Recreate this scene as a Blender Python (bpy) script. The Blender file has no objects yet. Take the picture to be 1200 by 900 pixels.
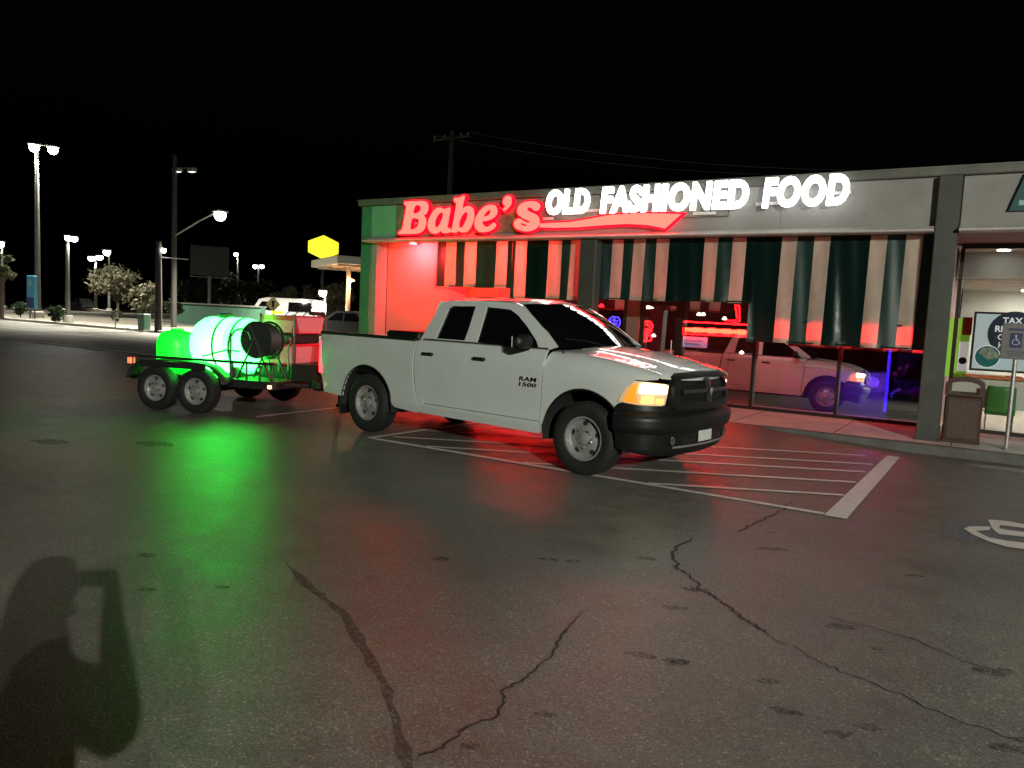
import bpy, bmesh, math, random
from mathutils import Vector, Matrix
from math import sin, cos, pi, radians, sqrt, atan2

# ------------------------------------------------------------------ camera, world, sun, exposure
# world: X runs along the shop front (to the right), Y goes towards it, Z up; the camera stands at x=y=0
CAM_F, CAM_PITCH, CAM_ROLL, CAM_H, CAM_YAW = 884.43, radians(4.997), radians(2.703), 1.644, radians(32.126)
SC = bpy.context.scene
COL = SC.collection
_fw = Vector((0, cos(CAM_PITCH), -sin(CAM_PITCH))); _rt = Vector((1, 0, 0)); _up = _rt.cross(_fw)
_r2 = cos(CAM_ROLL) * _rt + sin(CAM_ROLL) * _up
_u2 = -sin(CAM_ROLL) * _rt + cos(CAM_ROLL) * _up
_rz = Matrix.Rotation(CAM_YAW, 3, 'Z')
_fw, _r2, _u2 = _rz @ _fw, _rz @ _r2, _rz @ _u2
CAM = Vector((0, 0, CAM_H))
cd = bpy.data.cameras.new('camera'); cd.sensor_width = 36.0; cd.lens = 36.0 * CAM_F / 1200.0
cd.clip_start = 0.05; cd.clip_end = 2000.0
co = bpy.data.objects.new('camera', cd); COL.objects.link(co)
co.matrix_world = Matrix(((_r2.x, _u2.x, -_fw.x, 0), (_r2.y, _u2.y, -_fw.y, 0), (_r2.z, _u2.z, -_fw.z, CAM_H), (0, 0, 0, 1)))
SC.camera = co

world = bpy.data.worlds.new('World'); SC.world = world; world.use_nodes = True
wn = world.node_tree; wn.nodes.clear()
w_out = wn.nodes.new('ShaderNodeOutputWorld'); w_bg = wn.nodes.new('ShaderNodeBackground'); w_sky = wn.nodes.new('ShaderNodeTexSky')
SUN_EL, SUN_AZ = radians(-3.0), radians(118)
w_sky.sky_type = 'NISHITA'; w_sky.sun_disc = False; w_sky.sun_elevation = SUN_EL; w_sky.sun_rotation = SUN_AZ
w_sky.air_density = 1.0; w_sky.dust_density = 1.0
w_bg.inputs['Strength'].default_value = 0.008
wn.links.new(w_sky.outputs[0], w_bg.inputs[0]); wn.links.new(w_bg.outputs[0], w_out.inputs[0])

sd = bpy.data.lights.new('moon', 'SUN'); sd.energy = 0.012; sd.angle = radians(0.5); sd.color = (1.0, 0.95, 0.86)
so = bpy.data.objects.new('moon', sd); COL.objects.link(so)
so.rotation_euler = (radians(62), 0, radians(118)); so.location = (0, 0, 40)

SC.view_settings.view_transform = 'Standard'; SC.view_settings.look = 'None'
SC.view_settings.exposure = 0.0; SC.view_settings.gamma = 1.0; SC.view_settings.use_curve_mapping = False
SC.render.engine = 'CYCLES'
SC.cycles.max_bounces = 7; SC.cycles.diffuse_bounces = 3; SC.cycles.glossy_bounces = 4
SC.cycles.transparent_max_bounces = 12; SC.cycles.transmission_bounces = 4
SC.cycles.sample_clamp_indirect = 4.0; SC.cycles.caustics_reflective = False; SC.cycles.caustics_refractive = False
SC.cycles.use_denoising = True
RNG = random.Random(7)

# ------------------------------------------------------------------ pixel -> direction (photo is 1200 x 900)
def ray(p):
    return _fw + (p[0] - 600) / CAM_F * _r2 - (p[1] - 450) / CAM_F * _u2
def gnd(p, z=0.0):
    d = ray(p); return CAM + d * ((z - CAM_H) / d.z)
def wal(p, Y):
    d = ray(p); return CAM + d * (Y / d.y)
def at_depth(p, dist):
    d = ray(p); h = sqrt(d.x * d.x + d.y * d.y); return CAM + d * (dist / h)

# ------------------------------------------------------------------ materials
MATS = {}
def nd(nt, t, **kw):
    n = nt.nodes.new(t)
    for k, v in kw.items():
        if k in n.inputs: n.inputs[k].default_value = v
        else: setattr(n, k, v)
    return n
def mat(name, col, rough=0.5, metal=0.0, coat=0.0, spec=0.5, var=0.0, vscale=6.0, bump=0.0, bscale=60.0, rvar=0.0, trans=0.0, sheen=0.0):
    if name in MATS: return MATS[name]
    m = bpy.data.materials.new(name); m.use_nodes = True; nt = m.node_tree
    b = nt.nodes['Principled BSDF']
    b.inputs['Base Color'].default_value = (*col, 1); b.inputs['Roughness'].default_value = rough
    b.inputs['Metallic'].default_value = metal; b.inputs['Specular IOR Level'].default_value = spec
    if coat: b.inputs['Coat Weight'].default_value = coat; b.inputs['Coat Roughness'].default_value = 0.04
    tc = nd(nt, 'ShaderNodeTexCoord')
    if var or rvar:
        n = nd(nt, 'ShaderNodeTexNoise', Scale=vscale, Detail=6.0, Roughness=0.65)
        nt.links.new(tc.outputs['Object'], n.inputs['Vector'])
        if var:
            r = nd(nt, 'ShaderNodeMapRange'); r.inputs['From Min'].default_value = 0.3; r.inputs['From Max'].default_value = 0.7
            r.inputs['To Min'].default_value = 1 - var; r.inputs['To Max'].default_value = 1 + var
            nt.links.new(n.outputs['Fac'], r.inputs['Value'])
            mx = nd(nt, 'ShaderNodeMix', data_type='RGBA', blend_type='MULTIPLY'); mx.inputs[0].default_value = 1.0
            mx.inputs[6].default_value = (*col, 1)
            nt.links.new(r.outputs[0], mx.inputs[7]); nt.links.new(mx.outputs[2], b.inputs['Base Color'])
        if rvar:
            r = nd(nt, 'ShaderNodeMapRange'); r.inputs['To Min'].default_value = max(0, rough - rvar); r.inputs['To Max'].default_value = min(1, rough + rvar)
            nt.links.new(n.outputs['Fac'], r.inputs['Value']); nt.links.new(r.outputs[0], b.inputs['Roughness'])
    if bump:
        n2 = nd(nt, 'ShaderNodeTexNoise', Scale=bscale, Detail=5.0)
        nt.links.new(tc.outputs['Object'], n2.inputs['Vector'])
        bp = nd(nt, 'ShaderNodeBump', Strength=bump, Distance=0.01)
        nt.links.new(n2.outputs['Fac'], bp.inputs['Height']); nt.links.new(bp.outputs[0], b.inputs['Normal'])
    MATS[name] = m; return m
def emit(name, col, strength, base=None):
    if name in MATS: return MATS[name]
    m = bpy.data.materials.new(name); m.use_nodes = True; nt = m.node_tree
    b = nt.nodes['Principled BSDF']; b.inputs['Base Color'].default_value = (*(base or col), 1); b.inputs['Roughness'].default_value = 0.4
    b.inputs['Emission Color'].default_value = (*col, 1); b.inputs['Emission Strength'].default_value = strength
    MATS[name] = m; return m
def glass(name, refl, tint, rough=0.0):
    if name in MATS: return MATS[name]
    m = bpy.data.materials.new(name); m.use_nodes = True; nt = m.node_tree; nt.nodes.clear()
    o = nd(nt, 'ShaderNodeOutputMaterial'); t = nd(nt, 'ShaderNodeBsdfTransparent'); g = nd(nt, 'ShaderNodeBsdfGlossy', Roughness=rough)
    t.inputs[0].default_value = (*tint, 1); g.inputs[0].default_value = (1, 1, 1, 1)
    lw = nd(nt, 'ShaderNodeFresnel', IOR=1.5); a = nd(nt, 'ShaderNodeMath', operation='ADD'); a.inputs[1].default_value = refl - 0.04; a.use_clamp = True
    nt.links.new(lw.outputs[0], a.inputs[0])
    mx = nd(nt, 'ShaderNodeMixShader'); nt.links.new(a.outputs[0], mx.inputs[0])
    nt.links.new(t.outputs[0], mx.inputs[1]); nt.links.new(g.outputs[0], mx.inputs[2]); nt.links.new(mx.outputs[0], o.inputs[0])
    MATS[name] = m; return m
def cloth(name, col, trans):
    m = mat(name, col, 0.45, var=0.16, vscale=5, bump=0.25, bscale=9); nt = m.node_tree
    b = nt.nodes['Principled BSDF']; out = nt.nodes['Material Output']
    t = nd(nt, 'ShaderNodeBsdfTranslucent'); t.inputs[0].default_value = (*col, 1)
    mx = nd(nt, 'ShaderNodeMixShader'); mx.inputs[0].default_value = trans
    nt.links.new(b.outputs[0], mx.inputs[1]); nt.links.new(t.outputs[0], mx.inputs[2]); nt.links.new(mx.outputs[0], out.inputs[0])
    return m

# ------------------------------------------------------------------ mesh helpers
def tag(o, label=None, cat=None, group=None, kind=None):
    if label: o['label'] = label
    if cat: o['category'] = cat
    if group: o['group'] = group
    if kind: o['kind'] = kind
    return o
def empty(name, loc=(0, 0, 0), rz=0.0, label=None, cat=None, group=None):
    o = bpy.data.objects.new(name, None); COL.objects.link(o); o.location = loc; o.rotation_euler = (0, 0, rz)
    o.empty_display_size = 0.2
    return tag(o, label, cat, group)
class MB:
    def __init__(s): s.v = []; s.f = []
    def add(s, vs, fs):
        o = len(s.v); s.v += [tuple(v) for v in vs]; s.f += [tuple(i + o for i in f) for f in fs]; return s
    def box(s, x0, x1, y0, y1, z0, z1, M=None):
        vs = [Vector((x, y, z)) for x in (x0, x1) for y in (y0, y1) for z in (z0, z1)]
        if M is not None: vs = [M @ v for v in vs]
        return s.add(vs, [(0, 1, 3, 2), (4, 6, 7, 5), (0, 4, 5, 1), (2, 3, 7, 6), (0, 2, 6, 4), (1, 5, 7, 3)])
    def bevbox(s, x0, x1, y0, y1, z0, z1, b=0.02, M=None):
        # box with chamfered vertical and horizontal edges
        vs = []
        for (zz, k) in ((z0, b), (z0 + b, 0), (z1 - b, 0), (z1, b)):
            X0, X1, Y0, Y1 = x0 + k, x1 - k, y0 + k, y1 - k
            for (x, y) in ((X0 + b, Y0), (X1 - b, Y0), (X1, Y0 + b), (X1, Y1 - b), (X1 - b, Y1), (X0 + b, Y1), (X0, Y1 - b), (X0, Y0 + b)):
                vs.append(Vector((x, y, zz)))
        if M is not None: vs = [M @ v for v in vs]
        fs = [tuple(reversed(range(8))), tuple(range(24, 32))]
        for r in range(3):
            for i in range(8): fs.append((r * 8 + i, r * 8 + (i + 1) % 8, r * 8 + 8 + (i + 1) % 8, r * 8 + 8 + i))
        return s.add(vs, fs)
    def lathe(s, prof, n=32, M=None, caps=True):
        # prof: (radius, height) pairs about local Z
        vs = []; fs = []
        for (r, h) in prof:
            for i in range(n): vs.append(Vector((r * cos(2 * pi * i / n), r * sin(2 * pi * i / n), h)))
        for k in range(len(prof) - 1):
            for i in range(n): fs.append((k * n + i, k * n + (i + 1) % n, (k + 1) * n + (i + 1) % n, (k + 1) * n + i))
        if caps:
            fs.append(tuple(reversed(range(n)))); fs.append(tuple(range((len(prof) - 1) * n, len(prof) * n)))
        if M is not None: vs = [M @ v for v in vs]
        return s.add(vs, fs)
    def tube(s, pts, r, n=8, caps=True):
        pts = [Vector(p) for p in pts]; rs = r if isinstance(r, (list, tuple)) else [r] * len(pts)
        vs = []; fs = []
        up = None
        for i, p in enumerate(pts):
            t = (pts[min(i + 1, len(pts) - 1)] - pts[max(i - 1, 0)]).normalized()
            if up is None: up = Vector((0, 0, 1)) if abs(t.z) < 0.9 else Vector((1, 0, 0))
            a = t.cross(up).normalized(); b = a.cross(t).normalized(); up = b
            for k in range(n): vs.append(p + (a * cos(2 * pi * k / n) + b * sin(2 * pi * k / n)) * rs[i])
        for i in range(len(pts) - 1):
            for k in range(n): fs.append((i * n + k, i * n + (k + 1) % n, (i + 1) * n + (k + 1) % n, (i + 1) * n + k))
        if caps: fs.append(tuple(reversed(range(n)))); fs.append(tuple(range((len(pts) - 1) * n, len(pts) * n)))
        return s.add(vs, fs)
    def grid(s, fn, nu, nv):
        vs = [fn(u / nu, v / nv) for u in range(nu + 1) for v in range(nv + 1)]
        return s.add(vs, [(u * (nv + 1) + v, (u + 1) * (nv + 1) + v, (u + 1) * (nv + 1) + v + 1, u * (nv + 1) + v + 1) for u in range(nu) for v in range(nv)])
    def prism(s, poly, d0, d1, fn):
        # poly: 2D points (convex or mildly concave); fn(a, b, d) -> 3D
        n = len(poly); vs = [fn(a, b, d0) for a, b in poly] + [fn(a, b, d1) for a, b in poly]
        fs = [tuple(reversed(range(n))), tuple(range(n, 2 * n))] + [(i, (i + 1) % n, n + (i + 1) % n, n + i) for i in range(n)]
        return s.add(vs, fs)
    def build(s, name, m, parent=None, smooth=None, fix=True):
        me = bpy.data.meshes.new(name); me.from_pydata([tuple(v) for v in s.v], [], s.f)
        if fix:
            bm = bmesh.new(); bm.from_mesh(me); bmesh.ops.recalc_face_normals(bm, faces=bm.faces); bm.to_mesh(me); bm.free()
        return link_mesh(name, me, m, parent, smooth)
def link_mesh(name, me, m, parent=None, smooth=None):
    if m: me.materials.append(m)
    if smooth:
        for p in me.polygons: p.use_smooth = True
        me.set_sharp_from_angle(angle=radians(smooth))
    o = bpy.data.objects.new(name, me); COL.objects.link(o)
    if parent: o.parent = parent
    return o
def box(name, m, x0, x1, y0, y1, z0, z1, parent=None, b=0):
    mb = MB()
    if b: mb.bevbox(x0, x1, y0, y1, z0, z1, b)
    else: mb.box(x0, x1, y0, y1, z0, z1)
    return mb.build(name, m, parent)
def tree_copy(src, parent=None):
    c = src.copy(); COL.objects.link(c); c.parent = parent
    for ch in src.children:
        tree_copy(ch, c)
    return c
def lerp_tab(tab, x):
    if x <= tab[0][0]: return tab[0][1]
    for (a, va), (b, vb) in zip(tab, tab[1:]):
        if x <= b: 
            t = (x - a) / (b - a); return va + (vb - va) * t
    return tab[-1][1]
def smooth_tab(tab, x):
    # catmull-rom style interpolation of a table
    if x <= tab[0][0]: return tab[0][1]
    if x >= tab[-1][0]: return tab[-1][1]
    for i in range(len(tab) - 1):
        (a, va), (b, vb) = tab[i], tab[i + 1]
        if x <= b:
            t = (x - a) / (b - a); h = b - a
            def slope(j):
                if j == 0: return (tab[1][1] - tab[0][1]) / (tab[1][0] - tab[0][0])
                if j == len(tab) - 1: return (tab[-1][1] - tab[-2][1]) / (tab[-1][0] - tab[-2][0])
                s1 = (tab[j][1] - tab[j - 1][1]) / (tab[j][0] - tab[j - 1][0]); s2 = (tab[j + 1][1] - tab[j][1]) / (tab[j + 1][0] - tab[j][0])
                return 0 if s1 * s2 < 0 else (s1 + s2) / 2
            m0, m1 = slope(i) * h, slope(i + 1) * h
            return (2 * t**3 - 3 * t * t + 1) * va + (t**3 - 2 * t * t + t) * m0 + (-2 * t**3 + 3 * t * t) * vb + (t**3 - t * t) * m1
def catmull(pts, n=4, closed=True):
    P = [Vector(p) for p in pts]; out = []; N = len(P)
    for i in range(N if closed else N - 1):
        g = (lambda k: P[k % N]) if closed else (lambda k: P[max(0, min(N - 1, k))])
        p0, p1, p2, p3 = g(i - 1), g(i), g(i + 1), g(i + 2)
        for k in range(n):
            t = k / n
            out.append(0.5 * ((2 * p1) + (-p0 + p2) * t + (2 * p0 - 5 * p1 + 4 * p2 - p3) * t * t + (-p0 + 3 * p1 - 3 * p2 + p3) * t**3))
    if not closed: out.append(P[-1])
    return out
def panel(name, m, outline, fn, parent, dx=0.06, dz=0.06, holes=(), rim=0.025, mirror=False, smooth=40, rimdir=None):
    """flat outline (a,b) with holes, cut into a fine grid, then bent into shape by fn(a,b)->(x,y,z); its edge is folded in by rim."""
    bm = bmesh.new()
    edges = []
    for loop in [outline] + list(holes):
        vs = [bm.verts.new((a, b, 0)) for a, b in loop]
        edges += [bm.edges.new((vs[i], vs[(i + 1) % len(vs)])) for i in range(len(vs))]
    bmesh.ops.triangle_fill(bm, use_beauty=True, use_dissolve=True, edges=edges, normal=(0, 0, 1))
    a0 = min(a for a, b in outline); a1 = max(a for a, b in outline); b0 = min(b for a, b in outline); b1 = max(b for a, b in outline)
    k = a0 + dx
    while k < a1 - 1e-4:
        bmesh.ops.bisect_plane(bm, geom=bm.verts[:] + bm.edges[:] + bm.faces[:], dist=1e-5, plane_co=(k, 0, 0), plane_no=(1, 0, 0)); k += dx
    k = b0 + dz
    while k < b1 - 1e-4:
        bmesh.ops.bisect_plane(bm, geom=bm.verts[:] + bm.edges[:] + bm.faces[:], dist=1e-5, plane_co=(0, k, 0), plane_no=(0, 1, 0)); k += dz
    for f in bm.faces:
        if f.normal.z < 0: f.normal_flip()
    for v in bm.verts: v.co = Vector(fn(v.co.x, v.co.y))
    if rim:
        be = [e for e in bm.edges if e.is_boundary]
        r = bmesh.ops.extrude_edge_only(bm, edges=be)
        for v in [g for g in r['geom'] if isinstance(g, bmesh.types.BMVert)]:
            v.co += Vector(rimdir(v.co) if rimdir else (0, rim if v.co.y < 0 else -rim, 0))
    bmesh.ops.recalc_face_normals(bm, faces=bm.faces)
    me = bpy.data.meshes.new(name); bm.to_mesh(me)
    o = link_mesh(name, me, m, parent, smooth)
    res = [o]
    if mirror:
        for v in bm.verts: v.co.y = -v.co.y
        bmesh.ops.reverse_faces(bm, faces=bm.faces)
        me2 = bpy.data.meshes.new(name); bm.to_mesh(me2)
        res.append(link_mesh(name, me2, m, parent, smooth))
    bm.free()
    return res if mirror else o
def text_mesh(txt, size=1.0, bold=0.0, shear=0.0, ext=0.0, space=1.0):
    c = bpy.data.curves.new('lettering', 'FONT'); c.body = txt; c.size = size; c.offset = bold; c.shear = shear; c.extrude = ext; c.space_character = space
    c.resolution_u = 4
    o = bpy.data.objects.new('lettering', c); COL.objects.link(o)
    dg = bpy.context.evaluated_depsgraph_get(); me = bpy.data.meshes.new_from_object(o.evaluated_get(dg))
    bpy.data.objects.remove(o); bpy.data.curves.remove(c)
    me.materials.clear()
    return me
def outline_mesh(loops, ext, off=0.0):
    """filled 2D outlines with holes, thickened by ext on both sides (local XY plane)."""
    c = bpy.data.curves.new('outline', 'CURVE'); c.dimensions = '2D'; c.fill_mode = 'BOTH'; c.extrude = ext; c.offset = off
    for lp in loops:
        s = c.splines.new('POLY'); s.points.add(len(lp) - 1)
        for p, q in zip(s.points, lp): p.co = (q[0], q[1], 0, 1)
        s.use_cyclic_u = True
    o = bpy.data.objects.new('outline', c); COL.objects.link(o)
    dg = bpy.context.evaluated_depsgraph_get(); me = bpy.data.meshes.new_from_object(o.evaluated_get(dg))
    bpy.data.objects.remove(o); bpy.data.curves.remove(c); me.materials.clear()
    return me
def xform_mesh(me, fn):
    for v in me.vertices: v.co = Vector(fn(v.co))
    me.update(); return me
WCP = {}
def wthing(name, loc, label, cat, group=None):
    """a thing whose parts are written in world coordinates"""
    e = empty(name, loc, 0, label, cat, group); WCP[e.name] = Matrix.Translation(-Vector(loc)); return e
_link0 = link_mesh
def link_mesh(name, me, m, parent=None, smooth=None):
    o = _link0(name, me, m, parent, smooth)
    if parent is not None and parent.name in WCP: o.matrix_parent_inverse = WCP[parent.name]
    return o
# ------------------------------------------------------------------ ground, road, walk
def asphalt(name, col, rough=0.62, speck=1.0):
    m = bpy.data.materials.new(name); m.use_nodes = True; nt = m.node_tree; b = nt.nodes['Principled BSDF']
    tc = nd(nt, 'ShaderNodeTexCoord'); L = nt.links.new
    n1 = nd(nt, 'ShaderNodeTexNoise', Scale=0.35, Detail=7.0, Roughness=0.6); n2 = nd(nt, 'ShaderNodeTexNoise', Scale=3.2, Detail=8.0, Roughness=0.7)
    v = nd(nt, 'ShaderNodeTexVoronoi', Scale=120.0); v2 = nd(nt, 'ShaderNodeTexVoronoi', Scale=48.0)
    for n in (n1, n2, v, v2): L(tc.outputs['Object'], n.inputs['Vector'])
    def rng(s, a, b_, c, d):
        r = nd(nt, 'ShaderNodeMapRange'); r.inputs['From Min'].default_value = a; r.inputs['From Max'].default_value = b_
        r.inputs['To Min'].default_value = c; r.inputs['To Max'].default_value = d; L(s, r.inputs['Value']); return r.outputs[0]
    def mul(a, b_):
        k = nd(nt, 'ShaderNodeMath', operation='MULTIPLY'); L(a, k.inputs[0]); L(b_, k.inputs[1]); return k.outputs[0]
    sep = nd(nt, 'ShaderNodeSeparateColor'); L(v.outputs['Color'], sep.inputs[0])
    f = mul(mul(rng(n1.outputs['Fac'], .3, .7, .72, 1.25), rng(n2.outputs['Fac'], .3, .7, .74, 1.22)), mul(rng(sep.outputs[0], 0, 1, 1 - .28 * speck, 1 + .32 * speck), rng(sep.outputs[1], .90, .97, 1.0, 1 + .8 * speck)))
    mx = nd(nt, 'ShaderNodeMix', data_type='RGBA', blend_type='MULTIPLY'); mx.inputs[0].default_value = 1.0; mx.inputs[6].default_value = (*col, 1)
    L(f, mx.inputs[7]); L(mx.outputs[2], b.inputs['Base Color'])
    L(rng(n2.outputs['Fac'], .3, .7, rough - .12, rough + .1), b.inputs['Roughness'])
    b.inputs['Specular IOR Level'].default_value = 0.27
    ad = nd(nt, 'ShaderNodeMath', operation='ADD'); L(mul(v.outputs['Distance'], rng(n2.outputs['Fac'], 0, 1, .6, 1.0)), ad.inputs[0]); L(rng(v2.outputs['Distance'], 0, 1, 0, .35), ad.inputs[1])
    bp = nd(nt, 'ShaderNodeBump', Strength=0.32 * speck, Distance=0.005); L(ad.outputs[0], bp.inputs['Height']); L(bp.outputs[0], b.inputs['Normal'])
    MATS[name] = m; return m
M_ASPH = asphalt('worn asphalt', (0.138, 0.132, 0.114), 0.44)
M_ROAD = asphalt('road asphalt', (0.16, 0.155, 0.14), 0.6, 0.6)
M_CONC = mat('concrete', (0.56, 0.54, 0.5), 0.75, var=0.22, vscale=2.2, bump=0.3, bscale=40)
M_KERB = mat('kerb concrete', (0.11, 0.11, 0.1), 0.75, var=0.3, vscale=3, bump=0.35, bscale=30)
M_DIRT = mat('pale verge dirt', (0.15, 0.14, 0.11), 0.9, var=0.35, vscale=0.8, bump=0.5, bscale=8)
def paint_mat(name, col, lo=0.40, hi=0.52):
    m = mat(name, col, 0.55, var=0.12, vscale=9); nt = m.node_tree; out = nt.nodes['Material Output']; b = nt.nodes['Principled BSDF']
    tc = nd(nt, 'ShaderNodeTexCoord'); n = nd(nt, 'ShaderNodeTexNoise', Scale=26.0, Detail=8.0, Roughness=0.8)
    nt.links.new(tc.outputs['Object'], n.inputs['Vector'])
    r = nd(nt, 'ShaderNodeMapRange'); r.inputs['From Min'].default_value = lo; r.inputs['From Max'].default_value = hi; nt.links.new(n.outputs['Fac'], r.inputs['Value'])
    t = nd(nt, 'ShaderNodeBsdfTransparent'); mx = nd(nt, 'ShaderNodeMixShader')
    nt.links.new(r.outputs[0], mx.inputs[0]); nt.links.new(t.outputs[0], mx.inputs[1]); nt.links.new(b.outputs[0], mx.inputs[2]); nt.links.new(mx.outputs[0], out.inputs[0])
    return m
M_LINE = paint_mat('worn white line paint', (0.70, 0.68, 0.64), 0.29, 0.41)
M_BLUEP = paint_mat('faded blue paint', (0.2, 0.22, 0.25), 0.36, 0.62)
M_TAR = mat('dark crack filler', (0.025, 0.024, 0.021), 0.7)
M_STAIN = paint_mat('oil stain', (0.03, 0.029, 0.026), 0.40, 0.74)

G = MB(); G.add([(-420, -120, 0), (240, -120, 0), (240, 500, 0), (-420, 500, 0)], [(0, 1, 2, 3)])
ground = tag(G.build('ground', M_ASPH), kind='structure')
def sheet(name, m, poly, z, parent=None, kind=None):
    mb = MB(); mb.add([(p[0], p[1], z) for p in poly], [tuple(range(len(poly)))]); o = mb.build(name, m, parent)
    if o.data.polygons[0].normal.z < 0: o.data.flip_normals()
    return tag(o, kind=kind) if kind else o
road = sheet('road', M_ROAD, [(-260, 13.2), (-17, 13.2), (-15.0, 14.4), (-15.0, 23.4), (-260, 23.4)], 0.004, kind='structure')
vm = MB(); vm.box(-260, -12.6, 23.42, 23.62, 0, 0.13); tag(vm.build('kerb', M_CONC), kind='structure')
vm = MB(); vm.box(-260, -12.6, 23.63, 26.2, 0, 0.12); tag(vm.build('pavement', mat('dusty pavement', (.22, .21, .18), .8, var=.3, vscale=1.2)), kind='structure')
def verge_pt(u, v):
    x = -260 + u * 247.4; y = 26.2 + v * 60
    return (x, y, 0.11 + 0.05 * sin(x * .21 + y * .1) * min(1, v * 4))
vm = MB(); vm.grid(verge_pt, 60, 14); tag(vm.build('verge', M_DIRT, None, 60), kind='structure')
sheet('lane_line', M_LINE, [(-200, 17.9), (-17, 17.9), (-17, 18.02), (-200, 18.02)], 0.008, road)
sheet('lane_line', M_LINE, [(-200, 13.6), (-18, 13.6), (-18, 13.72), (-200, 13.72)], 0.008, road)
sheet('lane_line', M_LINE, [(-200, 22.5), (-18, 22.5), (-18, 22.62), (-200, 22.62)], 0.008, road)

# walk in front of the shops: raised slab with a kerb, the asphalt ramps up to it left of x = -2.6
WZ = 0.13
wk = MB(); wk.box(-12.6, 16, 12.25, 14.62, 0.0, WZ); walk = tag(wk.build('sidewalk', M_CONC), kind='structure')
for k in range(9):
    x = -11.2 + k * 1.55
    box('joint', M_TAR, x, x + .012, 12.26, 14.45, WZ + .0005, WZ + .003, walk)
kb = MB(); kb.bevbox(-2.9, 16, 12.08, 12.25, -0.02, WZ + .004, 0.012); kb.build('kerb', M_KERB, walk)
def ramp(u, v):
    x = -12.6 + u * 11.7; h = (WZ - .004) * (1 if x < -2.9 else max(0, (-.9 - x) / 2.0))
    return (x, 10.75 + v * 1.5, 0.002 + h * (v ** 1.3))
rm = MB(); rm.grid(ramp, 36, 6); tag(rm.build('ramp', M_ASPH, None, 60), kind='structure')

# hatched no-parking area: front line, end bar and slanting stripes
def strip_line(name, a, b, w, m=M_LINE, z=0.008, parent=ground):
    a, b = Vector(a[:2]), Vector(b[:2]); d = (b - a).normalized(); n = Vector((-d.y, d.x)) * w / 2
    return sheet(name, m, [a - n, b - n, b + n, a + n], z, parent)
strip_line('painted_line', (-6.7, 7.25), (-1.14, 7.25), .085)
sheet('painted_bar', M_LINE, [(-1.13, 7.19), (-.94, 7.19), (-.9, 11.45), (-1.06, 11.45)], 0.008, ground)
for x0 in (-2.86, -4.37, -5.8, -7.0, -8.45, -9.9, -11.3):
    xa = max(-6.55, x0); xb = min(-1.12, x0 + (11.2 - 7.3) / .545)
    strip_line('painted_stripe', (xa, 7.3 + (xa - x0) * .545), (xb, 7.3 + (xb - x0) * .545), .075)
strip_line('painted_line', (-6.7, 7.25), (-6.55, 11.4), .085)
strip_line('painted_line', gnd((300, 489)), gnd((400, 477.5)), .08)
# accessible bay symbol
sheet('blue_panel', M_BLUEP, [(-.2, 7.16), (1.25, 7.16), (1.25, 8.06), (-.2, 8.06)], 0.005, ground)
def sym(p): g = gnd((1060 + p[0] / 3.914, 430 + p[1] / 3.914)); return (g.x, g.y)
sheet('wheelchair_symbol', M_LINE, [sym(p) for p in [(272, 746), (300, 735), (395, 737), (390, 751), (325, 757), (390, 788), (480, 803), (560, 812), (600, 800), (620, 820), (560, 842), (470, 830), (390, 806), (310, 772)]], 0.009, ground)
sheet('wheelchair_symbol', M_LINE, [sym(p) for p in [(383, 704), (470, 711), (560, 728), (560, 745), (440, 728), (432, 744), (470, 752), (580, 765), (600, 780), (548, 784), (430, 770), (400, 742)]], 0.009, ground)

# cracks, a filled seam and oil spots, where the photograph shows them
def wiggle(pts, w, name, m=M_TAR, z=0.0045, jit=0.02, sub=5, taper=True):
    P = [Vector(gnd(p)[:2]) for p in pts]; R_ = random.Random(int(abs(P[0].x * 1000)))
    Q = []
    for a, b in zip(P, P[1:]):
        n = Vector((-(b - a).y, (b - a).x)).normalized()
        for k in range(sub): Q.append(a + (b - a) * k / sub + n * R_.uniform(-jit, jit) * (1 if k else .3))
    Q.append(P[-1]); vs = []; N = len(Q)
    for i, q in enumerate(Q):
        d = (Q[min(i + 1, N - 1)] - Q[max(0, i - 1)]).normalized(); n = Vector((-d.y, d.x))
        ww = w * R_.uniform(.45, 1.25) * ((min(1, i / 3, (N - 1 - i) / 3) if taper else 1)) / 2
        vs += [(q.x - n.x * ww, q.y - n.y * ww, z), (q.x + n.x * ww, q.y + n.y * ww, z)]
    mb = MB(); mb.add(vs, [(2 * i, 2 * i + 1, 2 * i + 3, 2 * i + 2) for i in range(N - 1)]); o = mb.build(name, m, ground)
    return o
def c7(L_): return [(780 + u / 2.857, 570 + v / 2.857) for u, v in L_]
def c6(L_): return [(400 + u / 2.6475, 560 + v / 2.6475) for u, v in L_]
wiggle(c7([(105, 172), (40, 200), (25, 235), (45, 280), (85, 300), (120, 350), (165, 370), (215, 405), (260, 445), (320, 480), (340, 500)]), .02, 'crack')
wiggle(c7([(340, 500), (410, 530), (470, 565), (545, 605), (650, 645), (760, 690), (880, 745), (1000, 795), (1100, 825), (1220, 862)]), .009, 'crack')
wiggle(c7([(45, 338), (90, 345), (122, 356)]), .02, 'crack')
wiggle(c7([(235, 160), (290, 130), (350, 100), (400, 75), (425, 45)]), .02, 'crack')
wiggle(c6([(215, 885), (300, 845), (350, 815), (385, 780), (480, 745), (505, 700), (500, 660), (560, 635), (600, 600), (655, 550), (680, 490), (720, 450), (760, 410)]), .010, 'crack', jit=.012)
M_SEAM = paint_mat('seam tar', (0.06, 0.057, 0.05), 0.36, 0.66)
wiggle([(330, 655), (365, 690), (404, 720), (424, 757), (450, 802), (465, 848), (476, 890), (484, 925)], .06, 'tar_seam', M_SEAM, 0.0035, .006, 4)
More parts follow.
